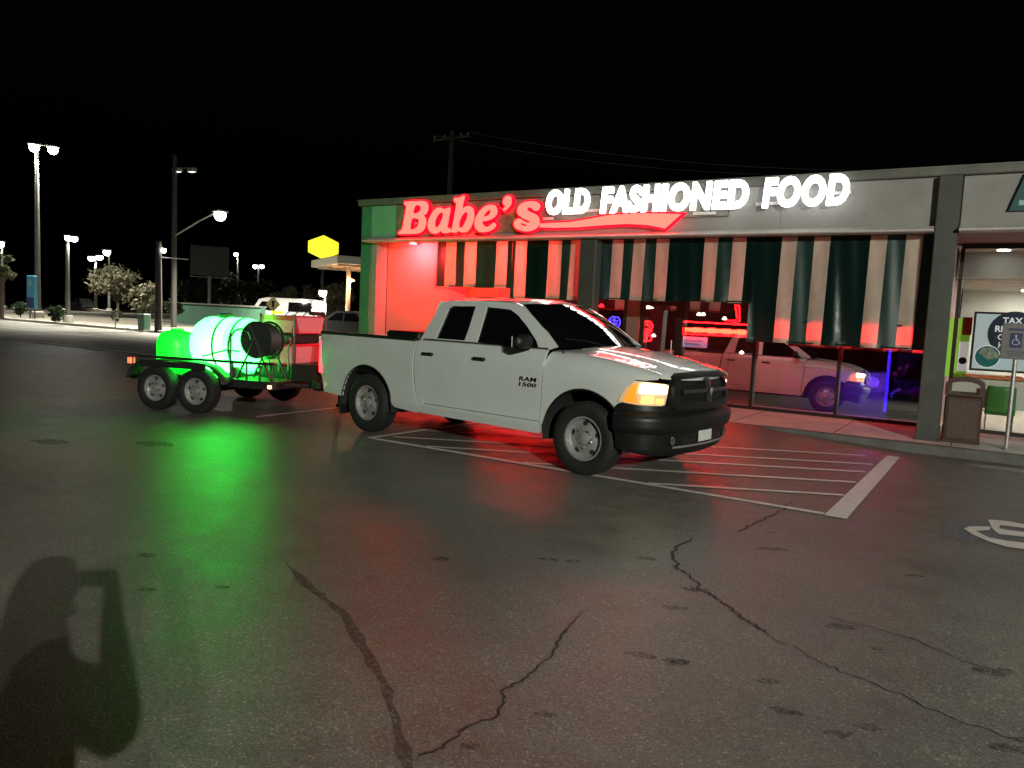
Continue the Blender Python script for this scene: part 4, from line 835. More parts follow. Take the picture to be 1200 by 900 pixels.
# wheels
def tyre_prof(R, r, w):
    h = w / 2
    return [(r, -h * .72), (r + .012, -h * .85), (r + (R - r) * .45, -h), (R - .045, -h * .95), (R - .014, -h * .80), (R - .002, -h * .62), (R - .002, -h * .42), (R - .012, -h * .40), (R - .012, -h * .32), (R, -h * .30), (R, -h * .06), (R - .012, -h * .04), (R - .012, h * .04), (R, h * .06), (R, h * .30), (R - .012, h * .32), (R - .012, h * .40), (R - .002, h * .42), (R - .002, h * .62), (R - .014, h * .80), (R - .045, h * .95), (R - (R - r) * .55, h), (r + .012, h * .85), (r, h * .72)]
def wheel(parent, x, y, R, r, w, s, nholes=5, hub=True, rm=None, steer=0):
    rm = rm or M_RIM; W_ = empty('wheel', (x, y, R - .004), 0); W_.parent = parent; W_.rotation_euler = (0, 0, steer)
    M_ = Matrix.Rotation(pi / 2 * (1 if s < 0 else -1), 4, 'X')     # local +Z -> outward
    mb = MB(); mb.lathe(tyre_prof(R, r, w), 48, M_, caps=False); ty = mb.build('tyre', M_RUB, W_, 35)
    # shoulder lugs
    mb = MB()
    for k in range(40):
        a = 2 * pi * k / 40
        for q in (-1, 1): mb.box(R - .03, R - .010, -.014, .014, q * w * .33 - .022, q * w * .33 + .022, M_ @ Matrix.Rotation(a + (.08 if q > 0 else 0), 4, 'Z'))
    o = mb.build('tread_lugs', M_RUB, ty); o['kind'] = 'stuff'
    h = w / 2
    mb = MB(); mb.lathe([(r + .006, h * .72), (r + .004, h * .80), (r - .012, h * .80), (r - .018, h * .66), (r - .03, h * .45), (r * .80, h * .36), (r * .70, h * .42), (r * .52, h * .58), (r * .38, h * .62), (r * .34, h * .52), (r * .30, h * .50), (.01, h * .50)], 44, M_, caps=False); rim = mb.build('rim', rm, W_, 30)
    mb = MB(); mb.lathe([(r + .004, -h * .72), (r - .02, h * .2), (.02, h * .1)], 32, M_, caps=False); mb.build('rim_barrel', M_UNDER, W_)
    for k in range(nholes):
        a = 2 * pi * (k + .25) / nholes; mb = MB()
        ro, ri, hw = r * .80, r * .60, r * .13
        pts = [(ro * .97, -hw), (ro, -hw * .4), (ro, hw * .4), (ro * .97, hw), (ri * 1.05, hw * .8), (ri, 0), (ri * 1.05, -hw * .8)]
        R_ = Matrix.Rotation(a, 4, 'Z')
        mb.prism(pts, 0, .004, lambda p, q, d: M_ @ (R_ @ Vector((p, q, h * lerp_tab([(.34, .52), (.38, .62), (.52, .58), (.70, .42), (.80, .36), (.87, .45)], sqrt(p * p + q * q) / r) + .002 + d)))); mb.build('vent_hole', M_UNDER, rim)
    if hub:
        mb = MB(); mb.lathe([(r * .31, h * .50), (r * .30, h * .72), (r * .22, h * .80), (.004, h * .82)], 24, M_, caps=False); mb.build('hub_cap', M_RIM, rim, 40)
    for k in range(5):
        a = 2 * pi * (k + .75) / 5; c = Vector((r * .42 * cos(a), r * .42 * sin(a), h * .6)); mb = MB(); mb.lathe([(.012, 0), (.012, .02), (.006, .026)], 6, M_ @ Matrix.Translation(c)); mb.build('lug_nut', M_CHRM, rim)
    return W_
for x in (0, RAX):
    for s in (-1, 1): wheel(trk, x, s * .85, .40, .235, .265, s)
# ------------------------------------------------------------------ tandem trailer with glowing tanks (local: x forward from the axle middle)
M_TRM = mat('black trailer steel', (0.02, 0.02, 0.02), 0.45, var=.3, vscale=6)
trl = empty('trailer', (-10.6, 8.0, 0), radians(15), 'black tandem axle utility trailer hitched to the white pickup', 'trailer')
def tb_(name, x0, x1, y0, y1, z0, z1, m=M_TRM, p=None, b=.006):
    mb = MB(); mb.bevbox(x0, x1, y0, y1, z0, z1, b); return mb.build(name, m, p or trl)
M_PLANK = mat('dark deck plank', (0.06, 0.045, 0.03), .8, var=.4, vscale=5)
for k in range(9):
    y = -.9 + k * .2; tb_('deck_plank', -1.0, 1.55, y + .003, y + .197, .50, .535, M_PLANK, None, .004)
for s in (-1, 1):
    tb_('frame_rail', -1.02, 1.58, min(s * .92, s * .98), max(s * .92, s * .98), .42, .54)
    mb = MB(); mb.tube([(-1.0, s * .95, .78), (1.56, s * .95, .80)], .024, 6); mb.build('top_rail', M_TRM, trl)
    for x in (-1.0, .85, 1.1, 1.33, 1.56): mb = MB(); mb.tube([(x, s * .95, .52), (x, s * .95, .79)], .016, 6); mb.build('stake', M_TRM, trl)
    # double fender
    def fend(u, v, s=s):
        pts = [(-.86, .47), (-.80, .60), (-.66, .72), (-.4, .765), (0, .77), (.4, .765), (.66, .72), (.82, .60), (.90, .47)]
        q = u * (len(pts) - 1); i = min(int(q), len(pts) - 2); a, b = pts[i], pts[i + 1]; t = q - i
        return (a[0] + (b[0] - a[0]) * t, s * (.985 + .25 * v), a[1] + (b[1] - a[1]) * t)
    mb = MB(); mb.grid(fend, 24, 2); o = mb.build('fender', M_TRM, trl, 50); o.modifiers.new('thick', 'SOLIDIFY').thickness = .012
    tb_('fender_skirt', -.6, .6, min(s * 1.226, s * 1.234), max(s * 1.226, s * 1.234), .66, .755, M_TRM, o, .003)
    for x in (-.37, .37): wheel(trl, x, s * 1.09, .335, .195, .205, s, 5)
    o = tb_('tail_lamp', -1.06, -1.0, min(s * .90, s * 1.0), max(s * .90, s * 1.0), .66, .75, emit('trailer tail lamp', (1.0, .10, .05), 3.0)); tb_('lamp_post', -1.02, -.99, min(s * .935, s * .965), max(s * .935, s * .965), .42, .79)
    tb_('marker_lamp', 1.50, 1.56, min(s * .981, s * 1.005), max(s * .981, s * 1.005), .44, .49, emit('amber marker', (1.0, .42, .12), 8.0))
    mb = MB(); mb.tube([(1.58, s * .7, .47), (2.42, s * .04, .47)], .035, 6); mb.build('tongue_beam', M_TRM, trl)
for x in (-.37, .37): mb = MB(); mb.tube([(x, -1.0, .33), (x, 1.0, .33)], .04, 8); mb.build('axle', M_TRM, trl)
tb_('rear_sill', -1.05, -1.0, -.95, .95, .42, .53); tb_('coupler', 2.32, 2.6, -.05, .05, .44, .54); tb_('cross_member', 1.545, 1.6, -.95, .95, .42, .535)
mb = MB(); mb.tube([(1.95, .3, .12), (1.95, .3, .95)], .03, 8); mb.lathe([(.06, 0), (.06, .05)], 12, Matrix.Translation((1.95, .3, .08))); mb.build('jack', M_TRM, trl)
tb_('front_box', 1.62, 2.22, -.62, .62, .53, .80, mat('dark painted tool box', (.018, .022, .018), .4), None, .02)
mb = MB(); mb.tube([(2.2, -.35, .85), (2.36, -.2, .66)], .03, 6); mb.build('hazard_strap', mat('orange strap', (.8, .16, .04), .5), trl)
mb = MB(); mb.tube([(2.0, 0, .8), (2.3, .1, .62), (2.55, .05, .7), (2.85, 0, .66)], .012, 6); mb.build('brake_cable', M_TRM, trl)
# white tank glowing green-white from inside: long barrel with domed ends
def glow(name, c0, s0, c1, s1, axis=2, z0=0.0, z1=1.0):
    m = bpy.data.materials.new(name); m.use_nodes = True; nt = m.node_tree; b = nt.nodes['Principled BSDF']; b.inputs['Base Color'].default_value = (.7, .75, .7, 1); b.inputs['Roughness'].default_value = .35
    b.inputs['Emission Color'].default_value = (*c0, 1); b.inputs['Emission Strength'].default_value = s0; return m
M_TANKW = emit('tank lit from inside', (0.008, 1.0, 0.035), 36.0, (.5, .6, .5)); M_TANKG = emit('green tank lit from inside', (0.001, 1.0, 0.015), 2.2, (.03, .5, .05)); _nt = M_TANKW.node_tree; _t = nd(_nt, 'ShaderNodeBsdfTranslucent'); _t.inputs[0].default_value = (.8, .95, .9, 1); _m = nd(_nt, 'ShaderNodeMixShader'); _m.inputs[0].default_value = .55
_nt.links.new(_nt.nodes['Principled BSDF'].outputs[0], _m.inputs[1]); _nt.links.new(_t.outputs[0], _m.inputs[2]); _nt.links.new(_m.outputs[0], _nt.nodes['Material Output'].inputs[0])
M_STRAP = mat('dark strap', (.01, .04, .02), .6)
TL = Matrix.Translation((-10.6, 8.0, 0)) @ Matrix.Rotation(radians(15), 4, 'Z')
def on_trailer(name, x, y, z, label, cat, group=None):
    e = empty(name, TL @ Vector((x, y, z)), radians(15), label, cat, group); return e
tk = on_trailer('water_tank', .36, -.36, .535, 'large barrel tank glowing white and green on the trailer bed', 'tank')
RY = Matrix.Rotation(pi / 2, 4, 'Y')
mb = MB(); mb.lathe([(.02, -.76), (.16, -.745), (.29, -.70), (.38, -.62), (.425, -.52), (.44, -.42), (.44, -.15), (.432, -.14), (.432, -.12), (.44, -.11), (.44, .2), (.432, .21), (.432, .23), (.44, .24), (.44, .42), (.425, .52), (.38, .62), (.29, .7), (.02, .74)], 48, Matrix.Translation((0, 0, .47)) @ RY); mb.v = [(v[0] * .76, v[1], v[2]) for v in mb.v]; mb.build('barrel', M_TANKW, tk, 50)
lamp('bulb', tk, (-.02, -.14, .34), 14, (.75, 1.0, .95), .1)
for x in (.0, .3):
    mb = MB(); mb.lathe([(.446, -.018), (.452, -.018), (.452, .018), (.446, .018)], 48, Matrix.Translation((x, 0, .47)) @ RY, caps=False); mb.build('strap', M_STRAP, tk)
mb = MB(); mb.lathe([(.11, .89), (.11, .95), (.09, .965), (.01, .97)], 20, Matrix.Translation((-.1, 0, 0))); mb.build('filler_cap', M_STRAP, tk)
for x in (-.32, .32): mb = MB(); mb.bevbox(x - .05, x + .05, -.36, .36, 0, .16, .01); mb.build('cradle', M_TRM, tk)
mb = MB(); mb.tube([(-.15, -.47, .30), (.1, -.49, .37), (.3, -.5, .42), (.55, -.52, .42)], .013, 6); mb.build('hose', M_STRAP, tk)
for (x, y, r, h, lb) in ((-.55, -.50, .30, .66, 'small bright green glowing tank at the rear of the trailer bed, by the near fender'), (-.52, .32, .31, .76, 'taller bright green glowing tank behind the small one on the trailer')):
    t2 = on_trailer('chemical_tank', x, y, .535, lb, 'tank', 'green glowing tanks')
    mb = MB(); mb.lathe([(r * .96, 0), (r, .04), (r, h - .22), (r * .96, h - .14), (r * .82, h - .06), (r * .6, h - .015), (.1, h), (.1, h + .03), (.01, h + .035)], 40); mb.build('shell', M_TANKG, t2, 50)
    for z in (.2, .38): mb = MB(); mb.lathe([(r + .001, z - .008), (r + .006, z), (r + .001, z + .008)], 40, None, caps=False); mb.build('rib', M_TANKG, t2, 60)
# hose reel, and a washer skid with tail lamp glow partly put into its panel reds
rl = on_trailer('hose_reel', 1.12, -.60, .535, 'big dark hose reel on the trailer between glowing tank and washer', 'hose reel')
RX = Matrix.Rotation(pi / 2, 4, 'X')
for y in (-.16, .16): 
    mb = MB(); mb.lathe([(.25, -.01), (.275, -.012), (.285, 0), (.275, .012), (.25, .01), (.25, -.01)], 40, Matrix.Translation((.0, y, .60)) @ RX, caps=False); fl = mb.build('flange', M_TRM, rl, 40)
    for k in range(6): mb = MB(); mb.tube([(0, y, .60), (.26 * cos(k * pi / 3), y, .60 + .26 * sin(k * pi / 3))], .014, 6); mb.build('spoke', M_TRM, fl)
mb = MB()
for k in range(9): mb.lathe([(.235, -.0), (.25, .016), (.235, .032)], 36, Matrix.Translation((0, -.14 + k * .032 + .02, .60)) @ RX, caps=False)
mb.lathe([(.03, 0), (.255, .002), (.255, .02), (.03, .02)], 36, Matrix.Translation((0, -.15, .60)) @ RX); mb.lathe([(.03, 0), (.24, .002), (.24, .02), (.03, .02)], 36, Matrix.Translation((0, .155, .60)) @ RX)
mb.build('hose_coil', mat('dark hose', (.02, .025, .02), .5), rl, 50)
for s in (-1, 1): mb = MB(); mb.tube([(-.3, s * .2, 0), (0, s * .2, .60), (.3, s * .2, 0)], .02, 6); mb.build('stand', M_TRM, rl)
mb = MB(); mb.tube([(-.36, -.28, .0), (-.36, -.28, .62), (-.30, -.28, .72), (-.18, -.28, .76), (-.05, -.28, .72), (.0, -.28, .6)], .016, 6); mb.build('guard_hoop', M_TRM, rl)
M_PALER = mat('pale red tinted panel', (.75, .30, .34), .35); M_REDP = mat('red tinted panel', (.62, .02, .06), .3)
sk = on_trailer('pressure_washer', 1.16, .16, .535, 'washer skid with red hopper above a pale red box on the trailer nose, reds partly tail lamp glow', 'pressure washer')
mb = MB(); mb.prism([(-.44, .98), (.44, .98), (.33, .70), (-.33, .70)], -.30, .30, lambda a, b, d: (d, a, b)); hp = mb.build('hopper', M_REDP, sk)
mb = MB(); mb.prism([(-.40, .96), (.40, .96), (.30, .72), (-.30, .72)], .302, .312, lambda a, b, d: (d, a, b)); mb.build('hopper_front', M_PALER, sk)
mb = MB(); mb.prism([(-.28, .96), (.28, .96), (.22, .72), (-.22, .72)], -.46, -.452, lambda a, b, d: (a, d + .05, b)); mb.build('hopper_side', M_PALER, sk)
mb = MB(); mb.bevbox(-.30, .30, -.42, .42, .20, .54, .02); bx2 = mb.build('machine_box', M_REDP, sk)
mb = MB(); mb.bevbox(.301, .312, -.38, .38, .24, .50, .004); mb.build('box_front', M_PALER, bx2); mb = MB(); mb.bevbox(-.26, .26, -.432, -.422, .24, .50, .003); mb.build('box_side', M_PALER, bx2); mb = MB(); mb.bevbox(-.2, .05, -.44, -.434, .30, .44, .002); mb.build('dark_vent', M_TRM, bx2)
mb = MB(); mb.bevbox(-.32, .32, -.46, .46, .0, .19, .01); mb.build('skid_base', M_TRM, sk); mb = MB(); mb.bevbox(-.26, .26, -.36, .36, .545, .695, .02); mb.build('engine_block', M_UNDER, sk)
for y in (-.45, .45):
    for x in (-.31, .31): mb = MB(); mb.tube([(x, y, .1), (x, y, 1.0)], .018, 6); mb.build('corner_post', M_TRM, sk)
for k in range(3): mb = MB(); mb.tube([(-.1 + k * .1, -.1 + .1 * k, .98), (0 + k * .1, .05 + .1 * k, 1.16), (.16 + k * .08, .16 + .08 * k, 1.1), (.25 + k * .02, .2 + .08 * k, .98)], .009, 5); mb.build('cable', M_UNDER, sk)
M_PIPE = mat('machine pipe', (.25, .25, .25), .3, metal=.8)
for k in range(4): mb = MB(); mb.tube([(-.28 + .17 * k, -.47, .12), (-.28 + .17 * k, -.5, .3 + .05 * k), (-.2 + .15 * k, -.5, .52), (-.2 + .15 * k, -.44, .6)], .014, 6); mb.build('pipe', M_PIPE, sk)
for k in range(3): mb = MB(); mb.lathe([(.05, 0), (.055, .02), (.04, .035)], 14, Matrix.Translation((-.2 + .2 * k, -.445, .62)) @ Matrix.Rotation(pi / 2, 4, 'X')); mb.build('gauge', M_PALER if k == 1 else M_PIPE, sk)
mb = MB(); mb.bevbox(-.3, -.12, -.52, -.44, .28, .42, .01); mb.build('pump_head', M_PIPE, sk)
mb = MB(); mb.bevbox(.2, .31, .1, .44, 1.0, 1.06, .01); mb.build('control_box', M_UNDER, sk)
mb = MB(); mb.bevbox(-.31, -.25, -.16, -.06, 1.0, 1.04, .004); mb.bevbox(-.31, -.25, -.03, .07, 1.0, 1.04, .004); mb.build('beacon', emit('yellow beacon', (1.0, .75, .02), 1.2), sk)
# ------------------------------------------------------------------ things on the walk
M_BROWN = mat('brown plastic', (0.055, 0.028, 0.02), 0.5, var=.15, vscale=5); M_BROWN2 = mat('brown pebble panel', (0.085, 0.05, 0.04), 0.7, var=.3, vscale=30)
tc_ = wthing('trash_can', (-.25, 12.98, WZ), 'brown hooded trash can with an arched opening beside the tall grey post', 'trash can')
mb = MB(); mb.bevbox(-.49, -.01, 12.76, 13.22, WZ + .002, .82, .025); body = mb.build('body', M_BROWN, tc_)
mb = MB(); mb.bevbox(-.44, -.06, 12.748, 12.765, WZ + .07, .77, .006); mb.build('front_panel', M_BROWN2, body)
mb = MB(); mb.bevbox(-.5, 0.0, 12.75, 13.23, WZ + .001, WZ + .05, .012); mb.build('base', M_BROWN, body)
arch = [(-.5, .822), (-.5, .98)] + [(-.25 + .25 * cos(radians(180 - a)), .98 + .11 * sin(radians(a))) for a in range(15, 180, 15)] + [(0, .98), (0, .822)]
hole = [(-.44, .86), (-.06, .86), (-.06, .97)] + [(-.25 + .19 * cos(radians(a)), .97 + .06 * sin(radians(a))) for a in range(20, 180, 20)] + [(-.44, .97)]
me = outline_mesh([arch, hole], .24); xform_mesh(me, lambda c: (c.x, 12.99 - c.z, c.y)); link_mesh('hood', me, M_BROWN, tc_)
mb = MB(); mb.bevbox(-.46, -.04, 12.8, 13.18, .824, .85, .006); mb.build('inner_lid', M_UNDER, tc_)

M_GALV = mat('galvanised steel', (0.36, 0.36, 0.34), 0.45, metal=.7, var=.2, vscale=12); M_SIGNW = mat('dull white sign face', (0.15, 0.15, 0.145), 0.5); M_SIGNB = mat('sign blue', (0.02, 0.03, 0.12), 0.45)
ap = wthing('parking_sign', (.31, 12.6, WZ), 'accessible parking sign on a thin steel post at the kerb', 'sign')
mb = MB(); mb.tube([(.315, 12.62, WZ), (.315, 12.62, 1.88)], .028, 10); mb.build('post', M_GALV, ap); mb = MB(); mb.lathe([(.06, 0), (.05, .02), (.03, .025)], 14, Matrix.Translation((.315, 12.62, WZ))); mb.build('base_collar', M_GALV, ap)
mb = MB(); mb.bevbox(.13, .47, 12.57, 12.588, 1.40, 1.90, .006); pt = mb.build('plate', M_SIGNW, ap); mb = MB(); mb.bevbox(.23, .37, 12.563, 12.569, 1.56, 1.76, .002); mb.build('blue_field', M_SIGNB, pt)
def wc_sym(cx, cz, h, y, parent, m):
    s = h
    disc('wheelchair_symbol', m, cx - .02 * s, cz + .42 * s, .08 * s, y, parent, 14)
    mb = MB(); mb.tube([(cx - .03 * s, y, cz + .32 * s), (cx + .0 * s, y, cz), (cx + .22 * s, y, cz - .02 * s), (cx + .32 * s, y, cz - .32 * s)], .035 * s, 5)
    mb.tube([(cx - .02 * s, y, cz + .16 * s), (cx + .18 * s, y, cz + .16 * s)], .03 * s, 5)
    mb.tube([(cx - .02 * s + .26 * s * cos(radians(a)), y, cz - .14 * s + .26 * s * sin(radians(a))) for a in range(110, 345, 20)], .03 * s, 5); mb.build('wheelchair_symbol', m, parent)
wc_sym(.30, 1.66, .15, 12.561, pt, M_POSTW if False else mat('sign white print', (.7, .7, .7), .5))
for k in range(3): box('printed_line', M_SIGNB, .2 + .01 * k, .41 - .015 * k, 12.566, 12.569, 1.50 - k * .028, 1.508 - k * .028, pt)
box('printed_line', M_SIGNB, .2, .4, 12.566, 12.569, 1.80, 1.825, pt)

# ------------------------------------------------------------------ lamps and poles
M_POLE = mat('weathered pole steel', (0.16, 0.16, 0.15), 0.6, metal=.3, var=.2, vscale=2); M_WOOD = mat('creosote pole wood', (0.014, 0.012, 0.01), .85, var=.35, vscale=3); M_LAMPW = emit('bright lamp glass', (1.0, 0.95, 0.82), 60.0); M_LAMPF = emit('far lamp glass', (1.0, 0.97, 0.88), 40.0)
def head_box(parent, c, d, m, size=.34):
    """shoebox lamp head at c, pointing along d (2D)"""
    a = atan2(d[1], d[0]); M_ = Matrix.Translation(c) @ Matrix.Rotation(a, 4, 'Z')
    mb = MB(); mb.bevbox(-size * .8, size * .8, -size * .55, size * .55, .0, size * .25, .03, M_); h = mb.build('lamp_head', M_POLE, parent)
    mb = MB(); mb.lathe([(size * .5, 0), (size * .62, -size * .25), (size * .55, -size * .6), (size * .3, -size * .85), (.01, -size * .92)], 16, M_ @ Matrix.Translation((0, 0, -.004))); mb.build('lamp_glass', m, h, 60)
    return h
def street_lamp(base, heads, label, m=M_LAMPF, r=.11, size=.34, power=0, col=(1, .94, .8), group='street lamps across the road', bm=None):
    t = wthing('street_lamp', base, label, 'street lamp', group); base = Vector(base)
    top = max(h.z for h in heads)
    mb = MB(); mb.tube([base, base + Vector((0, 0, top * .5)), (base.x, base.y, top + .12)], [r * 1.25, r, r * .6], 10); mb.build('pole', bm or M_POLE, t, 50)
    mb = MB(); mb.lathe([(r * 2.4, 0), (r * 2.4, .5), (r * 2, .55)], 14, Matrix.Translation(base)); mb.build('footing', M_CONC, t)
    for h in heads:
        mb = MB(); mb.tube([(base.x, base.y, h.z + .05), (h.x, h.y, h.z + .1)], .04, 6); mb.build('arm', M_POLE, t)
        hb = head_box(t, h, (h.x - base.x, h.y - base.y + 1e-3), m, size)
        if power: lamp('bulb', t, (h.x, h.y, h.z - size - .05), power / len(heads), col, .2, 140, (0, 0, 0))
    return t
def px_heads(base, pxs):
    D = sqrt(base.x ** 2 + base.y ** 2); return [at_depth(p, D) for p in pxs]
b1 = gnd((44.5, 374)); street_lamp(b1, px_heads(b1, [(40, 170), (62, 173)]), 'tall twin headed street lamp by the blue pylon sign', M_LAMPW, .16, .5, 24000)
b2 = gnd((79.5, 380)); street_lamp(b2, px_heads(b2, [(80, 277), (87, 278)]), 'shorter street lamp beside the round dark shrub', M_LAMPF, .12, .3, 1500)
def far_lamp(pxs, D, label, size=.5, power=0):
    h = [at_depth(p, D) for p in pxs]; c = sum(h, Vector()) / len(h); b = Vector((c.x, c.y, 0.0)); d = Vector((-c.y, c.x, 0)).normalized() * .4
    if len(h) == 1: h = [c + d * .6]
    return street_lamp(b, h, label, M_LAMPF, .13, size, power)
far_lamp([(107, 301), (117, 300)], 95, 'distant twin lamp rising behind the pale tree', .5, 2500); far_lamp([(128, 294)], 98, 'distant single lamp rising behind the pale tree', .6); far_lamp([(279, 297)], 105, 'distant lamp above the dark tree belt, next to the billboard', .45, 2500); far_lamp([(299, 311), (307, 311)], 105, 'distant twin lamp above the dark tree belt', .45); far_lamp([(3, 284)], 85, 'lamp above the leafy tree at the far left of the road', .6, 2500)
far_lamp([(382, 341)], 62, 'white lamp above the white square sign by the fuel station', .5, 2600)

# wooden poles
def util_pole(base, top, label, r=.15):
    t = wthing('utility_pole', base, label, 'utility pole', 'wooden utility poles'); mb = MB(); mb.tube([base, (base[0], base[1], top)], [r * 1.15, r * .75], 10); mb.build('pole', M_WOOD, t, 50); return t
b4 = gnd((203.5, 386)); D4 = sqrt(b4.x ** 2 + b4.y ** 2); t4 = at_depth((213, 183), D4)
u4 = util_pole(b4, t4.z, 'tall wooden pole carrying an arm with a lit street lamp')
ca = [at_depth(p, D4) for p in ((205, 197), (230, 196))]; mb = MB(); mb.tube([ca[0], ca[1]], .06, 6); mb.build('cross_arm', M_WOOD, u4)
for p in ((208, 199), (225, 199)):
    c = at_depth(p, D4); mb = MB(); mb.bevbox(c.x - .3, c.x + .3, c.y - .15, c.y + .15, c.z - .12, c.z + .12, .03); h = mb.build('floodlight', M_POLE, u4); mb = MB(); mb.bevbox(c.x - .24, c.x + .24, c.y - .12, c.y + .12, c.z - .135, c.z - .122, .004); mb.build('lamp_glass', emit('dim lamp glass', (1, 1, .95), 1.5), h)
hc = at_depth((258, 249), D4 - 4); a0 = at_depth((209, 277), D4); mb = MB(); mb.tube([(b4.x, b4.y, a0.z), a0.lerp(hc, .5) + Vector((0, 0, .2)), hc + Vector((0, 0, .12))], .05, 6); mb.build('lamp_arm', M_POLE, u4)
head_box(u4, hc, (hc.x - b4.x, hc.y - b4.y), M_LAMPW, .5); lamp('bulb', u4, (hc.x, hc.y, hc.z - .55), 21000, (1, .95, .78), .2, 140, (0, 0, 0))
b3 = gnd((185.5, 390)); D3 = sqrt(b3.x ** 2 + b3.y ** 2); t3 = at_depth((190.5, 283), D3); u3 = util_pole(b3, t3.z, 'short wooden pole with a small lamp near its top', .17)
c3_ = at_depth((193.5, 294), D3); mb = MB(); mb.lathe([(.1, .1), (.13, 0), (.08, -.1), (.01, -.12)], 12, Matrix.Translation(c3_ + Vector((.1, -.15, 0)))); mb.build('lamp_glass', M_LAMPF, u3)
q0, q1 = at_depth((195, 302), D3), at_depth((221, 304), D3); mb = MB(); mb.tube([(b3.x, b3.y, q0.z), q0, q1], .035, 6); mb.build('side_arm', M_POLE, u3)
pb5 = Vector((-22.95, 30, 0)); u5 = util_pole(pb5, 10.55, 'wooden pole with cross arm standing behind the shop roof')
mb = MB(); mb.tube([(-24.1, 30, 10.2), (-21.9, 30, 10.25)], .07, 6); mb.build('cross_arm', M_WOOD, u5)
for x in (-24.0, -23.4, -22.4, -22.0): mb = MB(); mb.lathe([(.04, 0), (.06, .06), (.04, .12), (.02, .16)], 8, Matrix.Translation((x, 30, 10.27))); mb.build('insulator', M_POLE, u5)
M_WIRE = mat('overhead cable', (.06, .06, .06), .6)
for k, (x, e) in enumerate(((-24.0, (2, 46, 10.5)), (-22.0, (6, 44, 10.2)))):
    a = Vector((x, 30, 10.42)); e = Vector(e); mb = MB(); mb.tube([a.lerp(e, i / 16) - Vector((0, 0, 1.2 * 4 * (i / 16) * (1 - i / 16))) for i in range(17)], .012, 5); tag(mb.build('power_line', M_WIRE), ('sagging cable from the pole behind the shop towards the right, upper strand', 'sagging cable from the pole behind the shop towards the right, lower strand', 'cable running left from the pole behind the shop')[k], 'cable')

# lot lamp behind the camera: it lights the lot and throws the photographer's shadow
LB = Vector((10.95, -7.57, 0)); LH = [Vector((11.2, -7.18, 6.4)), Vector((10.7, -7.96, 6.4))]
lt = street_lamp(LB, LH, 'tall twin headed parking lot lamp standing behind the photographer', M_LAMPW, .12, .4, 0, group='lot lamps')
KEY = 16300
lamp('bulb', lt, LH[0] - Vector((0, 0, .4)), KEY * .76, (1.0, 1.0, .88), .06); lamp('bulb', lt, LH[1] - Vector((0, 0, .4)), KEY * .24, (1.0, .99, .86), .06)

# ------------------------------------------------------------------ trees, shrubs
M_BARK = mat('bark', (0.09, 0.07, 0.05), .9, var=.3, vscale=4, bump=.4, bscale=10)
def leaf_mat(nm, c):
    m = cloth(nm, c, .3); return m
M_LEAF = [leaf_mat('olive leaf', (0.085, 0.10, 0.05)), leaf_mat('pale lamplit leaf', (0.2, 0.19, 0.12)), leaf_mat('dark leaf', (0.03, 0.05, 0.02))]  # pale tone puts lamplight on the crowns into the leaf colour
def tree(base, h, rx, rz, trunk_h, kind, label, n=1500, leaf=.16, seed=1, name='tree', cat='tree', group='trees across the road', clumps=14):
    R_ = random.Random(seed); t = wthing(name, base, label, cat, group); base = Vector(base)
    cz = h - rz; mb = MB(); top = base + Vector((R_.uniform(-.2, .2), R_.uniform(-.2, .2), cz))
    if trunk_h > 0:
        mb.tube([base, base + Vector((.05, 0, trunk_h * .6)), base + Vector((R_.uniform(-.1, .1), 0, trunk_h)), top], [.16 * h / 5, .12 * h / 5, .1 * h / 5, .03], 8)
    cl = []
    for k in range(clumps):
        while True:
            p = Vector((R_.uniform(-1, 1), R_.uniform(-1, 1), R_.uniform(-1, 1)))
            if .25 < p.length < 1: break
        c = base + Vector((p.x * rx * .8, p.y * rx * .8, cz + p.z * rz * .8)); cl.append((c, R_.uniform(.25, .5)))
        s = base + Vector((0, 0, trunk_h * R_.uniform(.7, 1.0) + .02)); mb.tube([s, s.lerp(c, .5) + Vector((R_.uniform(-.1, .1), R_.uniform(-.1, .1), .1)), c], [.05 * h / 5, .035 * h / 5, .012], 5)
    mb.build('trunk', M_BARK, t, 60)
    lv = MB()
    for i in range(n):
        c, rr = cl[R_.randrange(len(cl))]; d = Vector((R_.gauss(0, 1), R_.gauss(0, 1), R_.gauss(0, .8))) * rr * .55 * rx * .62; p = c + d
        if p.z < base.z + .08: p.z = base.z + .08 + R_.random() * .1
        a = Vector((R_.gauss(0, 1), R_.gauss(0, 1), R_.gauss(0, 1))).normalized(); b = a.cross(Vector((R_.gauss(0, 1), R_.gauss(0, 1), R_.gauss(0, 1)))).normalized(); l = leaf * R_.uniform(.6, 1.3)
        lv.add([p - a * l, p + b * l * .45, p + a * l, p - b * l * .45], [(0, 1, 2, 3)])
    o = lv.build('crown', M_LEAF[kind], t, None, fix=False); o['kind'] = 'stuff'
    return t
def tree_px(pc, D, w_px, h_px, kind, label, seed, n=1500, trunk=None, leaf=.16, **kw):
    """pc: pixel at the crown's middle"""
    c = at_depth(pc, D); s = D / CAM_F * 1.04; rx = w_px * s / 2; rz = h_px * s / 2; h = c.z + rz
    return tree((c.x, c.y, 0.1), h, rx, rz, max(.4, c.z - rz * .7) if trunk is None else trunk, kind, label, n, leaf, seed, **kw)
tree_px((138, 335), 72, 56, 36, 1, 'pale round crowned tree behind the empty verge', 3, 2200, leaf=.2); tree_px((172, 348), 64, 40, 34, 1, 'small pale tree left of the short wooden pole', 4, 1600, leaf=.17); tree_px((1, 315), 58, 20, 52, 0, 'leafy tree at the far left beneath a lamp', 5, 1500)
